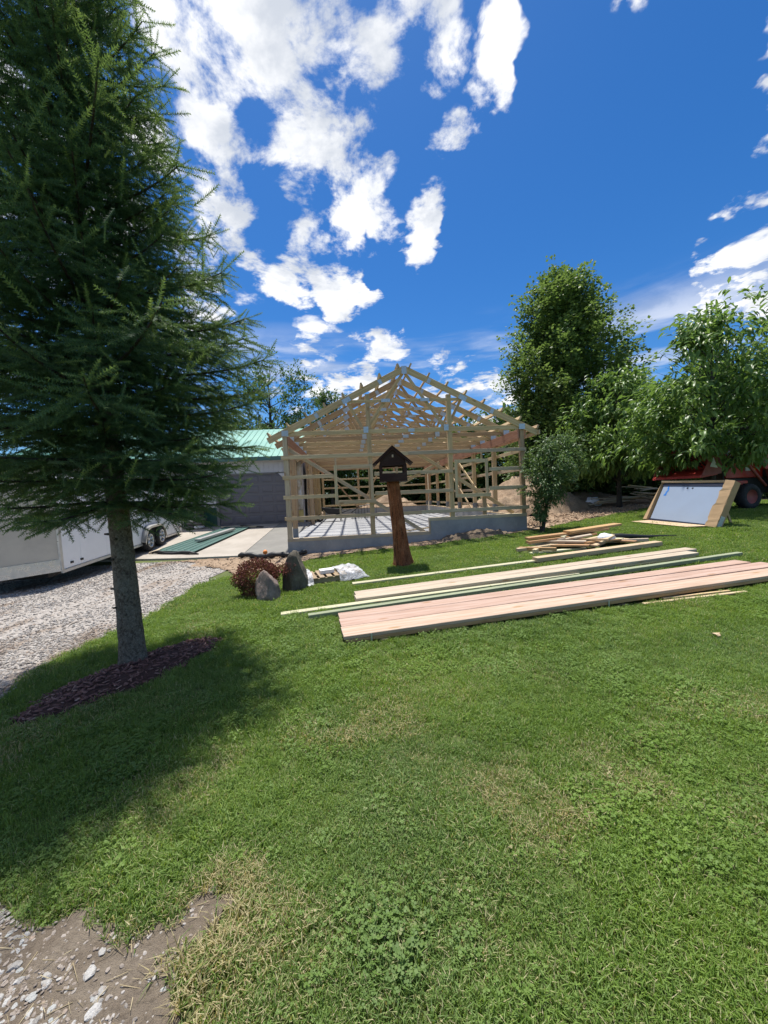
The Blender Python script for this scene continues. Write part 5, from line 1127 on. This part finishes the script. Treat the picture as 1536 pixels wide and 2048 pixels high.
tree('apple_tree', 'small leafy tree with a dark trunk beside the foundation corner', (4.80, 11.75), 2.95, 0.065, 'bark_dark', env([(0, 0.12), (0.25, 0.22), (0.36, 0.48), (0.55, 0.82), (0.75, 0.84), (1, 0.38)]), 40, 1100, 0.13, cl, 0.105, 'apple_leaf', up=(0.3, 0.9), z0=0.38, per=7, seed=12, droop=0.5, gap=0.36, gapf=2.0, bend=(0.55, 0.2))
tree('apple_sucker', 'low leafy sprout growing from the small tree trunk', (4.74, 11.70), 0.95, 0.02, 'bark_dark', env([(0, 0.05), (0.5, 0.18), (1, 0.16)]), 10, 150, 0.07, cl, 0.10, 'apple_leaf', up=(0.5, 1.0), z0=0.42, per=6, seed=15, droop=0.5, gap=0.2, cat='sprout')
# airy tree beyond the garage roof
tree('locust_tree', 'airy tree with flat leafy layers beyond the garage roof', (-9.6, 34), 13.6, 0.28, 'bark_dark', env([(0, 0.8), (0.35, 3.2), (0.55, 4.4), (0.75, 4.0), (0.92, 2.6), (1, 1.0)]), 46, 2600, 0.34, small_leaf(0.5), 0.26, 'locust_leaf', up=(0.5, 1.1), z0=0.34, per=9, seed=21, gap=0.46, gapf=0.55, tint0=0.55)
tree('locust_tree', 'slender tree peeking over the left roof slope', (-5.0, 38), 12.6, 0.20, 'bark_dark', env([(0, 0.5), (0.4, 2.0), (0.7, 2.0), (0.9, 1.2), (1, 0.4)]), 26, 900, 0.36, small_leaf(0.5), 0.28, 'locust_leaf', up=(0.6, 1.2), z0=0.36, per=9, seed=24, gap=0.45, gapf=0.6, tint0=0.45)
# wood behind
WG = 'trees of the wood behind the building'
wd_ = [(-16, 40, 9.5, 4.2), (-12, 44, 10, 4.5), (-6.5, 41, 8.2, 4.0), (-2.5, 44, 8.0, 4.2), (1.5, 43, 7.4, 4.0), (5.5, 42, 7.6, 4.0), (9.0, 40, 8.2, 4.2), (12.5, 36, 8.0, 3.8), (16, 34, 8.6, 3.8), (20, 31, 9.5, 4.0), (24, 28, 10, 4.0), (28, 26, 11, 4.5), (33, 25, 11, 5)]
wl_ = ['beyond the garage, far left', 'behind the garage roof', 'left of the frame, behind the slab', 'behind the left window opening', 'behind the middle of the frame', 'behind the right window opening', 'just left of the maple', 'behind the maple trunk', 'behind the slim forked trunk', 'behind the scrap heap', 'behind the tractor bucket', 'behind the tractor cab', 'past the right end of the tractor']
for k, (x, y, h, rad) in enumerate(wd_):
    tree('wood_tree', 'dark green woodland tree ' + wl_[k], (x, y), h, 0.2, 'bark_dark', env([(0, rad * 0.75), (0.2, rad), (0.6, rad * 0.9), (0.85, rad * 0.6), (1, rad * 0.25)]), 44, 1500, 0.62, small_leaf(0.62), 0.40, 'wood_leaf', up=(0.2, 0.8), z0=0.06, per=9, seed=50 + k, gap=0.33, gapf=0.5, group=WG, tint0=0.42 + 0.12 * (k % 3 - 1))
# hedge bushes along the right edge of the dirt
hb_ = [(9.0, 22.6, 3.0, 1.5), (11.0, 22.3, 3.4, 1.6), (12.8, 21.4, 3.6, 1.6), (14.6, 20.8, 3.8, 1.7), (16.6, 20.0, 4.0, 1.8), (18.6, 19.2, 4.2, 1.9)]
for k, (x, y, h, rad) in enumerate(hb_):
    tree('hedge_bush', 'dense green bush, ' + ('first', 'second', 'third', 'fourth', 'fifth', 'last')[k] + ' in the hedge counted from the maple', (x, y), h, 0.06, 'bark_dark', env([(0, rad), (0.4, rad * 1.05), (0.8, rad * 0.8), (1, rad * 0.3)]), 30, 900, 0.34, small_leaf(0.6), 0.19, 'wood_leaf', up=(0.3, 0.9), z0=0.05, per=10, seed=90 + k, gap=0.28, gapf=1.2, group='bushes of the hedge behind the scrap heap', cat='bush', tint0=0.62)

# ================================================================== the spruce
SPB = np.array([-2.61, 3.85]); spz = gzf(*SPB)
spr = empty('spruce_tree', (SPB[0], SPB[1], spz)); tag(spr, 'tall dark spruce with drooping needled branches in a mulch ring', 'tree')
SH = 7.9
def sax(z): u_ = z / SH; return np.array([SPB[0] - 0.052 * z + 0.02 * math.sin(z * 1.1), SPB[1] + 0.015 * z, spz + z])
zs = np.concatenate([np.linspace(-0.05, 1.8, 44), np.linspace(1.9, SH, 26)]); nk = 28; V = []
for z in zs:
    c = sax(z); rb = max(0.112 * (1 - z / SH) ** 0.85, 0.008) * (1 + 0.30 * math.exp(-max(z, 0) * 7))
    for k in range(nk):
        a = 2 * math.pi * k / nk; nz_ = float(fbm(np.array([math.cos(a) * 6]), np.array([math.sin(a) * 6]), np.array([z * 14]), 3, 6)[0]); r_ = rb * (0.93 + 0.16 * nz_)
        V.append((c[0] + r_ * math.cos(a), c[1] + r_ * math.sin(a), c[2]))
F = [(j * nk + k, j * nk + (k + 1) % nk, (j + 1) * nk + (k + 1) % nk, (j + 1) * nk + k) for j in range(len(zs) - 1) for k in range(nk)]
mb = MB(); mb.add(V, F); mb.build('trunk', 'bark_spruce', spr, loc=(SPB[0], SPB[1], spz), sm_=True)
for z, a in ((0.55, -1.2), (0.62, -2.2), (0.95, -0.8), (1.1, -1.9), (1.3, -1.4), (1.35, -2.6), (0.8, -2.7)):
    c = sax(z); dv = Vector((math.cos(a), math.sin(a), 0.1)); mb = MB(); mb.tube([Vector(c) + dv * 0.085, Vector(c) + dv * 0.135], [0.014, 0.008], 6); mb.build('branch_stub', 'bark_dark', spr)
def twig_tpl(seed, nn_=64, L=1.0):
    r = np.random.default_rng(seed); V, F, A = [], [], []
    for i in range(nn_):
        x = 0.04 + 0.96 * (i + r.uniform(0, 1)) / nn_; a = i * 2.4 + r.uniform(-0.3, 0.3); ln = r.uniform(0.085, 0.125) * (1 - 0.35 * (x > 0.9)); f_ = 0.55 + 0.5 * (x > 0.93)
        d = np.array([f_, math.cos(a), math.sin(a)]); d /= np.linalg.norm(d); sd_ = np.cross(d, [0.2, -math.sin(a), math.cos(a)]); sd_ /= np.linalg.norm(sd_); b = np.array([x, 0, -0.05 * x * x]); w_ = 0.0150
        o = len(V); V += [b - sd_ * w_, b + sd_ * w_, b + d * ln]; F.append((o, o + 1, o + 2)); tv = 0.34 + 0.10 * r.normal() + (0.34 if x > 0.86 else 0.10 * x); A += [tv] * 3
    for (x0, x1, w_) in ((0, 0.5, 0.013), (0.5, 1.0, 0.009)):
        for k in range(3):
            a, b2 = 2.1 * k, 2.1 * (k + 1); o = len(V); p0, p1 = np.array([x0, 0, -0.05 * x0 * x0]), np.array([x1, 0, -0.05 * x1 * x1])
            V += [p0 + w_ * np.array([0, math.cos(a), math.sin(a)]), p0 + w_ * np.array([0, math.cos(b2), math.sin(b2)]), p1 + w_ * 0.7 * np.array([0, math.cos(a), math.sin(a)])]; F.append((o, o + 1, o + 2)); A += [0.52] * 3
    return np.array(V), np.array(F), np.array(A)
SR = np.random.default_rng(44)
prof = env([(1.45, 0.85), (1.8, 1.25), (2.4, 1.50), (3.1, 1.60), (4.6, 1.20), (5.6, 0.86), (6.5, 0.62), (7.2, 0.34), (7.9, 0.06)])
TP, TD, TS, TT = [], [], [], []; limb = MB()
z = 1.66; wi = 0
while z < 7.75:
    nb = 8 if z < 6 else 7
    for i in range(nb):
        az = 2 * math.pi * (i + 0.5 * (wi % 2)) / nb + SR.uniform(-0.25, 0.25); Lb = prof(z) * SR.uniform(0.66, 1.14) * (1 - 0.14 * max(0, -math.cos(az))); el = 0.05 + 0.06 * (z - 1.5) * 1.3 + SR.uniform(-0.08, 0.08)
        c = sax(z); h = np.array([math.cos(az), math.sin(az), 0]); sd_ = np.array([-h[1], h[0], 0]); npt = 9
        def bp(s): return c + h * Lb * s + np.array([0, 0, 1]) * Lb * (el * s - 0.42 * s * s * (1 - 0.09 * (z - 1.5)) + 0.30 * s ** 3)
        limb.tube([bp(s) for s in np.linspace(0, 1, npt)], [0.017 * (Lb / 1.5) ** 0.5 * (1 - 0.85 * s) + 0.003 for s in np.linspace(0, 1, npt)], 5, cap=False)
        s = 0.10
        while s < 1.0:
            for sg in (-1, 1):
                ln = min((0.56 * (1 - s) + 0.15) * Lb * SR.uniform(0.5, 1.05), 0.62); dr_ = SR.uniform(-0.65, 0.15) + 0.035 * (z - 1.5); d0 = h * SR.uniform(0.45, 0.95) + sd_ * sg * SR.uniform(0.55, 1.0) + np.array([0, 0, dr_]); d0 /= np.linalg.norm(d0); p0 = bp(s); n_t = max(1, int(ln / 0.15))
                for k in range(n_t):
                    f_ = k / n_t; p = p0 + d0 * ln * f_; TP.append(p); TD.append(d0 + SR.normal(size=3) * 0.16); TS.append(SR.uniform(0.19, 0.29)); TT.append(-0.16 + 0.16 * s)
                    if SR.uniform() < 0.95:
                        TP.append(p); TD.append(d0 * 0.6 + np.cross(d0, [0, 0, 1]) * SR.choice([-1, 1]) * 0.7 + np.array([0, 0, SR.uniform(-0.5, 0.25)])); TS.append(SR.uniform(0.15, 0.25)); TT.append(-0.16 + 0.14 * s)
            s += SR.uniform(0.07, 0.10) / Lb * 1.0
        # new shoots at the branch end, some rising
        for k in range(6):
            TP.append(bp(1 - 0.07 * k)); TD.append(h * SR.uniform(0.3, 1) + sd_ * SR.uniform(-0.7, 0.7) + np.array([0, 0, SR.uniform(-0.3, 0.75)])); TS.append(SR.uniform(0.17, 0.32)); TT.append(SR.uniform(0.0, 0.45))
    z += 0.20; wi += 1
# upright leader shoots over the surface
for k in range(1100):
    zz_ = SR.uniform(1.7, 7.3); az = SR.uniform(0, 6.28); rr_ = prof(zz_) * SR.uniform(0.62, 1.0); c = sax(zz_); TP.append(c + rr_ * np.array([math.cos(az), math.sin(az), 0])); lg = SR.uniform() < 0.10; TD.append(np.array([math.cos(az) * 0.8, math.sin(az) * 0.8, SR.uniform(0.2, 1.1) if lg else SR.uniform(-1.0, 0.4)]) + SR.normal(size=3) * 0.5); TS.append(SR.uniform(0.26, 0.38) if lg else SR.uniform(0.11, 0.24)); TT.append(SR.uniform(0.0, 0.50))
limb.build('limb', 'bark_dark', spr, loc=(SPB[0], SPB[1], spz), sm_=True)['kind'] = 'stuff'
TP, TD, TS, TT = np.array(TP), np.array(TD), np.array(TS), np.array(TT); keep = TP[:, 2] > spz + 1.22; TP, TD, TS, TT = TP[keep], TD[keep], TS[keep], TT[keep]
print('spruce twigs', len(TP)); parts = []
for k in range(4):
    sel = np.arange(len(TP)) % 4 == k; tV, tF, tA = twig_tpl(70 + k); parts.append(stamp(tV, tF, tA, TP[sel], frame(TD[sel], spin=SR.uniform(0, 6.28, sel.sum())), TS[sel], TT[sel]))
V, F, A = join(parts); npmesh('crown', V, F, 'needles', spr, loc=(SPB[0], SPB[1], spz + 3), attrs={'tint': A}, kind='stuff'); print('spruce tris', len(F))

# ================================================================== scatter: grass, gravel, mulch chips
def scatter(name, P, rot, scl, idx, attrs, meshes, kind='stuff', parent=None):
    me = bpy.data.meshes.new(name); me.vertices.add(len(P)); me.vertices.foreach_set('co', np.asarray(P, np.float32).ravel())
    for an, av, ty in [('rot', rot, 'FLOAT_VECTOR'), ('scl', scl, 'FLOAT'), ('idx', idx, 'INT')] + [(k, v, 'FLOAT') for k, v in attrs.items()]:
        at = me.attributes.new(an, ty, 'POINT'); at.data.foreach_set('vector' if ty == 'FLOAT_VECTOR' else 'value', np.asarray(av).astype(np.int32 if ty == 'INT' else np.float32).ravel())
    o = bpy.data.objects.new(name, me); link(o, parent); tag(o, kind=kind)
    src = bpy.data.collections.new(name + '_source')
    for m_ in meshes: src.objects.link(m_)
    ng = bpy.data.node_groups.new(name, 'GeometryNodeTree'); ng.interface.new_socket('Geometry', in_out='INPUT', socket_type='NodeSocketGeometry'); ng.interface.new_socket('Geometry', in_out='OUTPUT', socket_type='NodeSocketGeometry')
    nd = ng.nodes; gi, go = nd.new('NodeGroupInput'), nd.new('NodeGroupOutput'); ip = nd.new('GeometryNodeInstanceOnPoints'); ci = nd.new('GeometryNodeCollectionInfo'); ci.inputs[0].default_value = src; ci.inputs[1].default_value = True; ci.inputs[2].default_value = True
    def na(n_, ty): x = nd.new('GeometryNodeInputNamedAttribute'); x.data_type = ty; x.inputs[0].default_value = n_; return x.outputs[0]
    er = nd.new('FunctionNodeEulerToRotation'); lk = ng.links.new; lk(na('rot', 'FLOAT_VECTOR'), er.inputs[0]); lk(gi.outputs[0], ip.inputs['Points']); lk(ci.outputs[0], ip.inputs['Instance']); ip.inputs['Pick Instance'].default_value = True
    lk(na('idx', 'INT'), ip.inputs['Instance Index']); lk(er.outputs[0], ip.inputs['Rotation']); lk(na('scl', 'FLOAT'), ip.inputs['Scale']); lk(ip.outputs[0], go.inputs[0])
    md = o.modifiers.new('scatter', 'NODES'); md.node_group = ng; return o
SRC_N = [0]
def src_mesh(name, V, F, m, attrs=None):
    SRC_N[0] += 1; name = 's%03d_%s' % (SRC_N[0], name)      # collection children are read in name order
    me = bpy.data.meshes.new(name); V = np.asarray(V, np.float32); F = np.asarray(F, np.int32); me.from_pydata(V.tolist(), [], F.tolist())
    for an, av in (attrs or {}).items(): at = me.attributes.new(an, 'FLOAT', 'POINT'); at.data.foreach_set('value', np.asarray(av, np.float32))
    setmat(me, m); return bpy.data.objects.new(name, me)
def tuft(seed, nb, rad, hmin, hmax, wd, lean):
    r = np.random.default_rng(seed); V, F, A = [], [], []
    for i in range(nb):
        a, q_ = r.uniform(0, 6.28), rad * math.sqrt(r.uniform()); b = np.array([q_ * math.cos(a), q_ * math.sin(a), -0.004]); h = r.uniform(hmin, hmax); la = r.uniform(0, 6.28); l_ = r.uniform(0.15, lean); ld = np.array([math.cos(la), math.sin(la), 0]); sd_ = np.array([-ld[1], ld[0], 0]) * wd * r.uniform(0.7, 1.2)
        p1 = b + ld * h * l_ * 0.35 + np.array([0, 0, h * 0.6]); p2 = b + ld * h * l_ + np.array([0, 0, h * (1.0 - 0.35 * l_)]); o = len(V); V += [b - sd_, b + sd_, p1 + sd_ * 0.8, p1 - sd_ * 0.8, p2]; F += [(o, o + 1, o + 2), (o, o + 2, o + 3), (o + 3, o + 2, o + 4)]; A += [r.uniform()] * 5
    return src_mesh('blade_tuft', V, F, 'grass_blade', {'blade': A})
def clover(seed):
    r = np.random.default_rng(seed); V, F, A = [], [], []
    for i in range(9):
        a, q_ = r.uniform(0, 6.28), 0.045 * math.sqrt(r.uniform()); c = np.array([q_ * math.cos(a), q_ * math.sin(a), r.uniform(0.025, 0.05)]); br_ = r.uniform(0.1, 0.8); t0 = r.uniform(0, 6.28)
        for k in range(3):
            t_ = t0 + 2.094 * k; d = np.array([math.cos(t_), math.sin(t_), r.uniform(-0.2, 0.35)]); s_ = np.array([-math.sin(t_), math.cos(t_), 0]); L_ = r.uniform(0.008, 0.0125); o = len(V); V += [c, c + d * L_ * 0.6 + s_ * L_ * 0.5, c + d * L_, c + d * L_ * 0.6 - s_ * L_ * 0.5]; F += [(o, o + 2, o + 1), (o, o + 3, o + 2)]; A += [br_] * 4
    return src_mesh('clover', V, F, 'grass_blade', {'blade': A})
near = [tuft(200 + k, 30, 0.045, 0.026, 0.060, 0.0021, 1.0) for k in range(4)] + [clover(300), clover(301)] + [tuft(220, 22, 0.045, 0.03, 0.07, 0.0020, 1.5)]
far = [tuft(240 + k, 40, 0.11, 0.035, 0.065, 0.0038, 0.9) for k in range(4)]
BOARDS = []
for o in list(bpy.data.objects):
    if o.parent is None and o.type == 'MESH' and o.get('category') in ('plank', 'board', 'lath', 'offcut', 'spacer') and len(o.data.vertices) == 16:
        b = np.array([v.co[:] for v in o.data.vertices]); M = np.array(o.matrix_basis); hx, hw = b[:, 0].max(), max(b[:, 1].max(), 0.01); c = M[:2, 3]; dx = M[:2, 0]; dx = dx / max(np.linalg.norm(dx), 1e-6)
        if M[2, 3] - gzf(*c) < 0.16: BOARDS.append((c, dx, hx, hw))
def blocked(x, y):
    b = np.zeros(x.shape, bool)
    for c, dx, hx, hw in BOARDS:
        a = (x - c[0]) * dx[0] + (y - c[1]) * dx[1]; e = -(x - c[0]) * dx[1] + (y - c[1]) * dx[0]; b |= (np.abs(a) < hx + 0.005) & (np.abs(e) < hw + 0.012)
    for cx_, cy_, rx_, ry_ in ((-1.72, 7.05, 0.22, 0.2), (-1.99, 6.48, 0.22, 0.18), (0.395, 8.67, 0.22, 0.2), (-2.33, 6.85, 0.3, 0.26), (4.35, 8.8, 1.25, 0.36), (-1.05, 7.62, 0.58, 0.38)): b |= ((x - cx_) / rx_) ** 2 + ((y - cy_) / ry_) ** 2 < 1
    return b
def lawn_pts(y0, y1, dens, seed):
    r = np.random.default_rng(seed); xa, xb = -min(1.1 * y1 + 0.8, 4.3), 1.12 * y1 + 1.2; n_ = int((xb - xa) * (y1 - y0) * dens); x, y = r.uniform(xa, xb, n_), r.uniform(y0, y1, n_)
    k = (np.abs(x) < 1.1 * y + 0.9) & poly_in(*jig(x, y, 0.10), LAWN) & ~poly_in(*jig(x, y, 0.09, 8), BARE) & ~blocked(x, y); k &= mulch_in(x, y) > 0.97 + 0.14 * r.normal(size=n_)
    return x[k], y[k], r
def lawn_attrs(x, y, r):
    dry = 0.05 + 0.38 * sm(0.46, 0.72, fbm(x * 1.5 + 3, y * 1.5, seed=61)) * sm(4.8, 1.6, y) + 0.22 * sm(0.55, 0.75, fbm(x * 0.8, y * 0.8 + 9, seed=63)) * sm(9, 4, y) + 0.14 * r.normal(size=len(x)) * 0.6 + 0.10 * sm(2.0, 1.0, y)
    bd = np.zeros(len(x))
    for px_, py_ in BARE: bd = np.maximum(bd, np.exp(-((x - px_) ** 2 + (y - py_) ** 2) / 0.012))
    dry = dry + 0.13 * bd
    hue = np.clip(0.25 + 1.3 * (fbm(x * 0.9 + 20, y * 0.9, seed=67) - 0.45) + 0.15 * r.normal(size=len(x)), 0, 1)
    rnd = np.clip(0.5 + 1.2 * (fbm(x * 2.2, y * 2.2, seed=71) - 0.5) + 0.12 * r.normal(size=len(x)), 0, 1); return dry, hue, rnd
def grass(name, bands, srcs, seed, clov):
    X, Y, I, S = [], [], [], []; R_ = np.random.default_rng(seed); D_, H_, N_ = [], [], []
    for y0, y1, dens, sc_ in bands:
        x, y, r = lawn_pts(y0, y1, dens, seed + int(y0 * 10)); d, h, k = lawn_attrs(x, y, r); tall = fbm(x * 3.1, y * 3.1, seed=81)
        i = r.integers(0, len(srcs) - (3 if clov else 0), len(x))
        if clov: c = fbm(x * 1.1 + 50, y * 1.1, seed=91) + 0.06 * r.normal(size=len(x)); i = np.where((c > 0.53) & (d < 0.40) & (r.uniform(size=len(x)) < 0.24), 4 + (i % 2), i); i = np.where((d > 0.5) & (r.uniform(size=len(x)) < 0.5), 6, i)
        X.append(x); Y.append(y); I.append(i); S.append(sc_ * r.uniform(0.7, 1.2, len(x)) * (0.65 + 0.75 * tall)); D_.append(d); H_.append(h); N_.append(k)
    X, Y = np.concatenate(X), np.concatenate(Y); n_ = len(X); print(name, n_)
    rot = np.stack([R_.normal(size=n_) * 0.12, R_.normal(size=n_) * 0.12, R_.uniform(0, 6.28, n_)], 1)
    return scatter(name, np.stack([X, Y, gz(X, Y)], 1), rot, np.concatenate(S), np.concatenate(I), {'dry': np.concatenate(D_), 'hue': np.concatenate(H_), 'rnd': np.concatenate(N_)}, srcs)
grass('grass', [(0.5, 2.2, 1500, 0.95), (2.2, 3.6, 1050, 1.05), (3.6, 5.5, 620, 1.25)], near, 400, True)
grass('far_grass', [(5.5, 8.0, 210, 1.0), (8.0, 12.0, 130, 1.15), (12.0, 17.0, 80, 1.3)], far, 500, False)

# gravel on the drive
chips = []
for k in range(5):
    v, f = icorock(1, 600 + k, 0.22); v = v * np.array([1.0, 0.72, 0.5]); chips.append(src_mesh('chip', v, f, 'stone_chip'))
r = np.random.default_rng(9); X, Y, S = [], [], []
for y0, y1, dens, s_ in ((1.6, 5.0, 800, 0.013), (5.0, 8.0, 480, 0.0155), (8.0, 12.5, 260, 0.019)):
    n_ = int(8.2 * (y1 - y0) * dens); x, y = r.uniform(-11 if y0 > 4 else -8, -2.7, n_), r.uniform(y0, y1, n_); k = t_gravel(x, y) & (np.abs(x) < 1.12 * y + 1.2); X.append(x[k]); Y.append(y[k]); S.append(s_ * r.uniform(0.55, 1.6, k.sum()))
X, Y, S = np.concatenate(X), np.concatenate(Y), np.concatenate(S); n_ = len(X); print('gravel', n_)
dk = fbm(X * 1.1 + 30, Y * 0.35, seed=19) > 0.60; kp = ~dk | (r.uniform(size=n_) < 0.35); X, Y, S = X[kp], Y[kp], S[kp]; n_ = len(X)
scatter('gravel', np.stack([X, Y, gz(X, Y) + 0.012 + 0.02 * (fbm(X * 1.5, Y * 1.5, seed=3) - 0.4) + S * 0.25], 1), np.stack([r.normal(size=n_) * 0.4, r.normal(size=n_) * 0.4, r.uniform(0, 6.28, n_)], 1), S, r.integers(0, 5, n_), {'rnd': r.uniform(size=n_)}, chips)
# small pebbles pressed into the bare patch
n_ = 9000; x, y = r.uniform(-2.0, -0.6, n_), r.uniform(0.85, 1.62, n_); k = poly_in(x, y, BARE) & (r.uniform(size=n_) < np.clip(0.25 - (x + 1.05) * 0.9 - (y - 1.25) * 1.2, 0.12, 1)); x, y = x[k], y[k]; n_ = len(x); s_ = r.uniform(0.002, 0.0105, n_)
pebs = []
for k in range(4): v, f = icorock(1, 660 + k, 0.2); pebs.append(src_mesh('pebble', v * np.array([1, 0.75, 0.5]), f, 'stone_chip'))
scatter('pebbles', np.stack([x, y, gz(x, y) + 0.006 + s_ * 0.2], 1), np.stack([r.normal(size=n_) * 0.3, r.normal(size=n_) * 0.3, r.uniform(0, 6.28, n_)], 1), s_, r.integers(0, 4, n_), {'rnd': r.uniform(size=n_)}, pebs)
# clods on the dirt
clods = []
for k in range(3): v, f = icorock(1, 640 + k, 0.3); clods.append(src_mesh('clod', v * np.array([1, 0.8, 0.6]), f, 'dirt'))
n_ = 3600; x = np.concatenate([r.uniform(-7, 4.8, n_), r.uniform(4.8, 13, n_)]); y = np.concatenate([r.uniform(8.9, 12.6, n_), r.uniform(12.6, 22, n_)]); k = t_strip(x, y) | t_yard(x, y); x, y = x[k], y[k]; n_ = len(x)
scatter('dirt_clods', np.stack([x, y, gz(x, y) + 0.03], 1), np.stack([r.uniform(0, 6.28, n_)] * 3, 1), r.uniform(0.012, 0.05, n_) * np.where(y > 12.6, 1.7, 1), r.integers(0, 3, n_), {'rnd': r.uniform(size=n_)}, clods)
# mulch chips
n_ = 5200; x, y = r.uniform(-3.6, -1.2, n_), r.uniform(2.6, 4.8, n_); mi = mulch_in(x, y); k = mi < 1.02 + 0.22 * r.uniform(size=n_) ** 2; x, y, mi = x[k], y[k], mi[k]; n_ = len(x)
P = np.stack([x, y, gz(x, y) + 0.012 + 0.07 * np.clip(1 - mi, 0, 1) ** 0.6 + r.uniform(0, 0.012, n_)], 1); D = np.stack([r.normal(size=n_), r.normal(size=n_), r.normal(size=n_) * 0.25], 1)
bx_ = np.array([(a, b, c) for a in (-1, 1) for b in (-0.28, 0.28) for c in (-0.1, 0.1)]); bf_ = np.array([(0, 1, 3), (0, 3, 2), (4, 6, 7), (4, 7, 5), (0, 4, 5), (0, 5, 1), (2, 3, 7), (2, 7, 6), (1, 5, 7), (1, 7, 3)])
V, F, A = stamp(bx_, bf_, np.zeros(8), P, frame(D, spin=r.uniform(-0.5, 0.5, n_)), r.uniform(0.010, 0.030, n_), np.clip(0.36 + 0.22 * r.normal(size=n_), 0, 1))
npmesh('mulch_chips', V, F, 'mulch', mulch_bed, attrs={'tint': A}, kind='stuff')
# larger stones on the bare patch, each its own piece
meshes = []
for k in range(8):
    v, f = icorock(2, 700 + k, 0.02)
    for q_ in range(11):
        d_c = r.normal(size=3); d_c /= np.linalg.norm(d_c); v = v - np.outer(np.clip(v @ d_c - r.uniform(0.42, 0.8), 0, None) * 0.95, d_c)
    v = v * np.array([1.15, 0.78, 0.55]); me = bpy.data.meshes.new('stone'); me.from_pydata(v.tolist(), [], f.tolist()); setmat(me, 'stone_piece'); meshes.append(me)
cnt = 0; tries = 0
while cnt < 290 and tries < 9000:
    tries += 1; x, y = r.uniform(-1.9, -0.62), r.uniform(0.9, 1.6); e = (-(x + 1.05) * 0.9 - (y - 1.25) * 1.6)
    if abs(x) > 1.05 * y + 0.15: continue
    if not poly_in(np.array([x]), np.array([y]), BARE)[0] or r.uniform() > np.clip(0.03 + 1.9 * e, 0.03, 1): continue
    s_ = r.uniform(0.009, 0.019) * (1.45 if r.uniform() < 0.12 else 1) * (1.25 if e > 0.35 else 1); o = bpy.data.objects.new('stone', meshes[cnt % 8]); M = Matrix.Translation((x, y, gzf(x, y) + 0.004 + s_ * 0.10)) @ Matrix.Rotation(r.uniform(0, 6.28), 4, 'Z') @ Matrix.Rotation(r.normal() * 0.15, 4, 'X') @ Matrix.Diagonal((s_, s_, s_, 1)); link(o, bare_patch, M); cnt += 1
# straw roots on the bare edge
n_ = 200; x, y = r.uniform(-1.9, -0.6, n_), r.uniform(1.05, 1.6, n_); k = poly_in(x, y, BARE); x, y = x[k], y[k]; n_ = len(x); D = np.stack([r.normal(size=n_), r.normal(size=n_), r.normal(size=n_) * 0.2], 1)
V, F, A = stamp(bx_ * np.array([1, 0.09, 0.3]), bf_, np.zeros(8), np.stack([x, y, gz(x, y) + 0.012], 1), frame(D), r.uniform(0.012, 0.04, n_), np.clip(0.6 + 0.25 * r.normal(size=n_), 0, 1)); npmesh('dry_straw', V, F, 'straw', bare_patch, attrs={'tint': A}, kind='stuff')
bpy.context.view_layer.update()
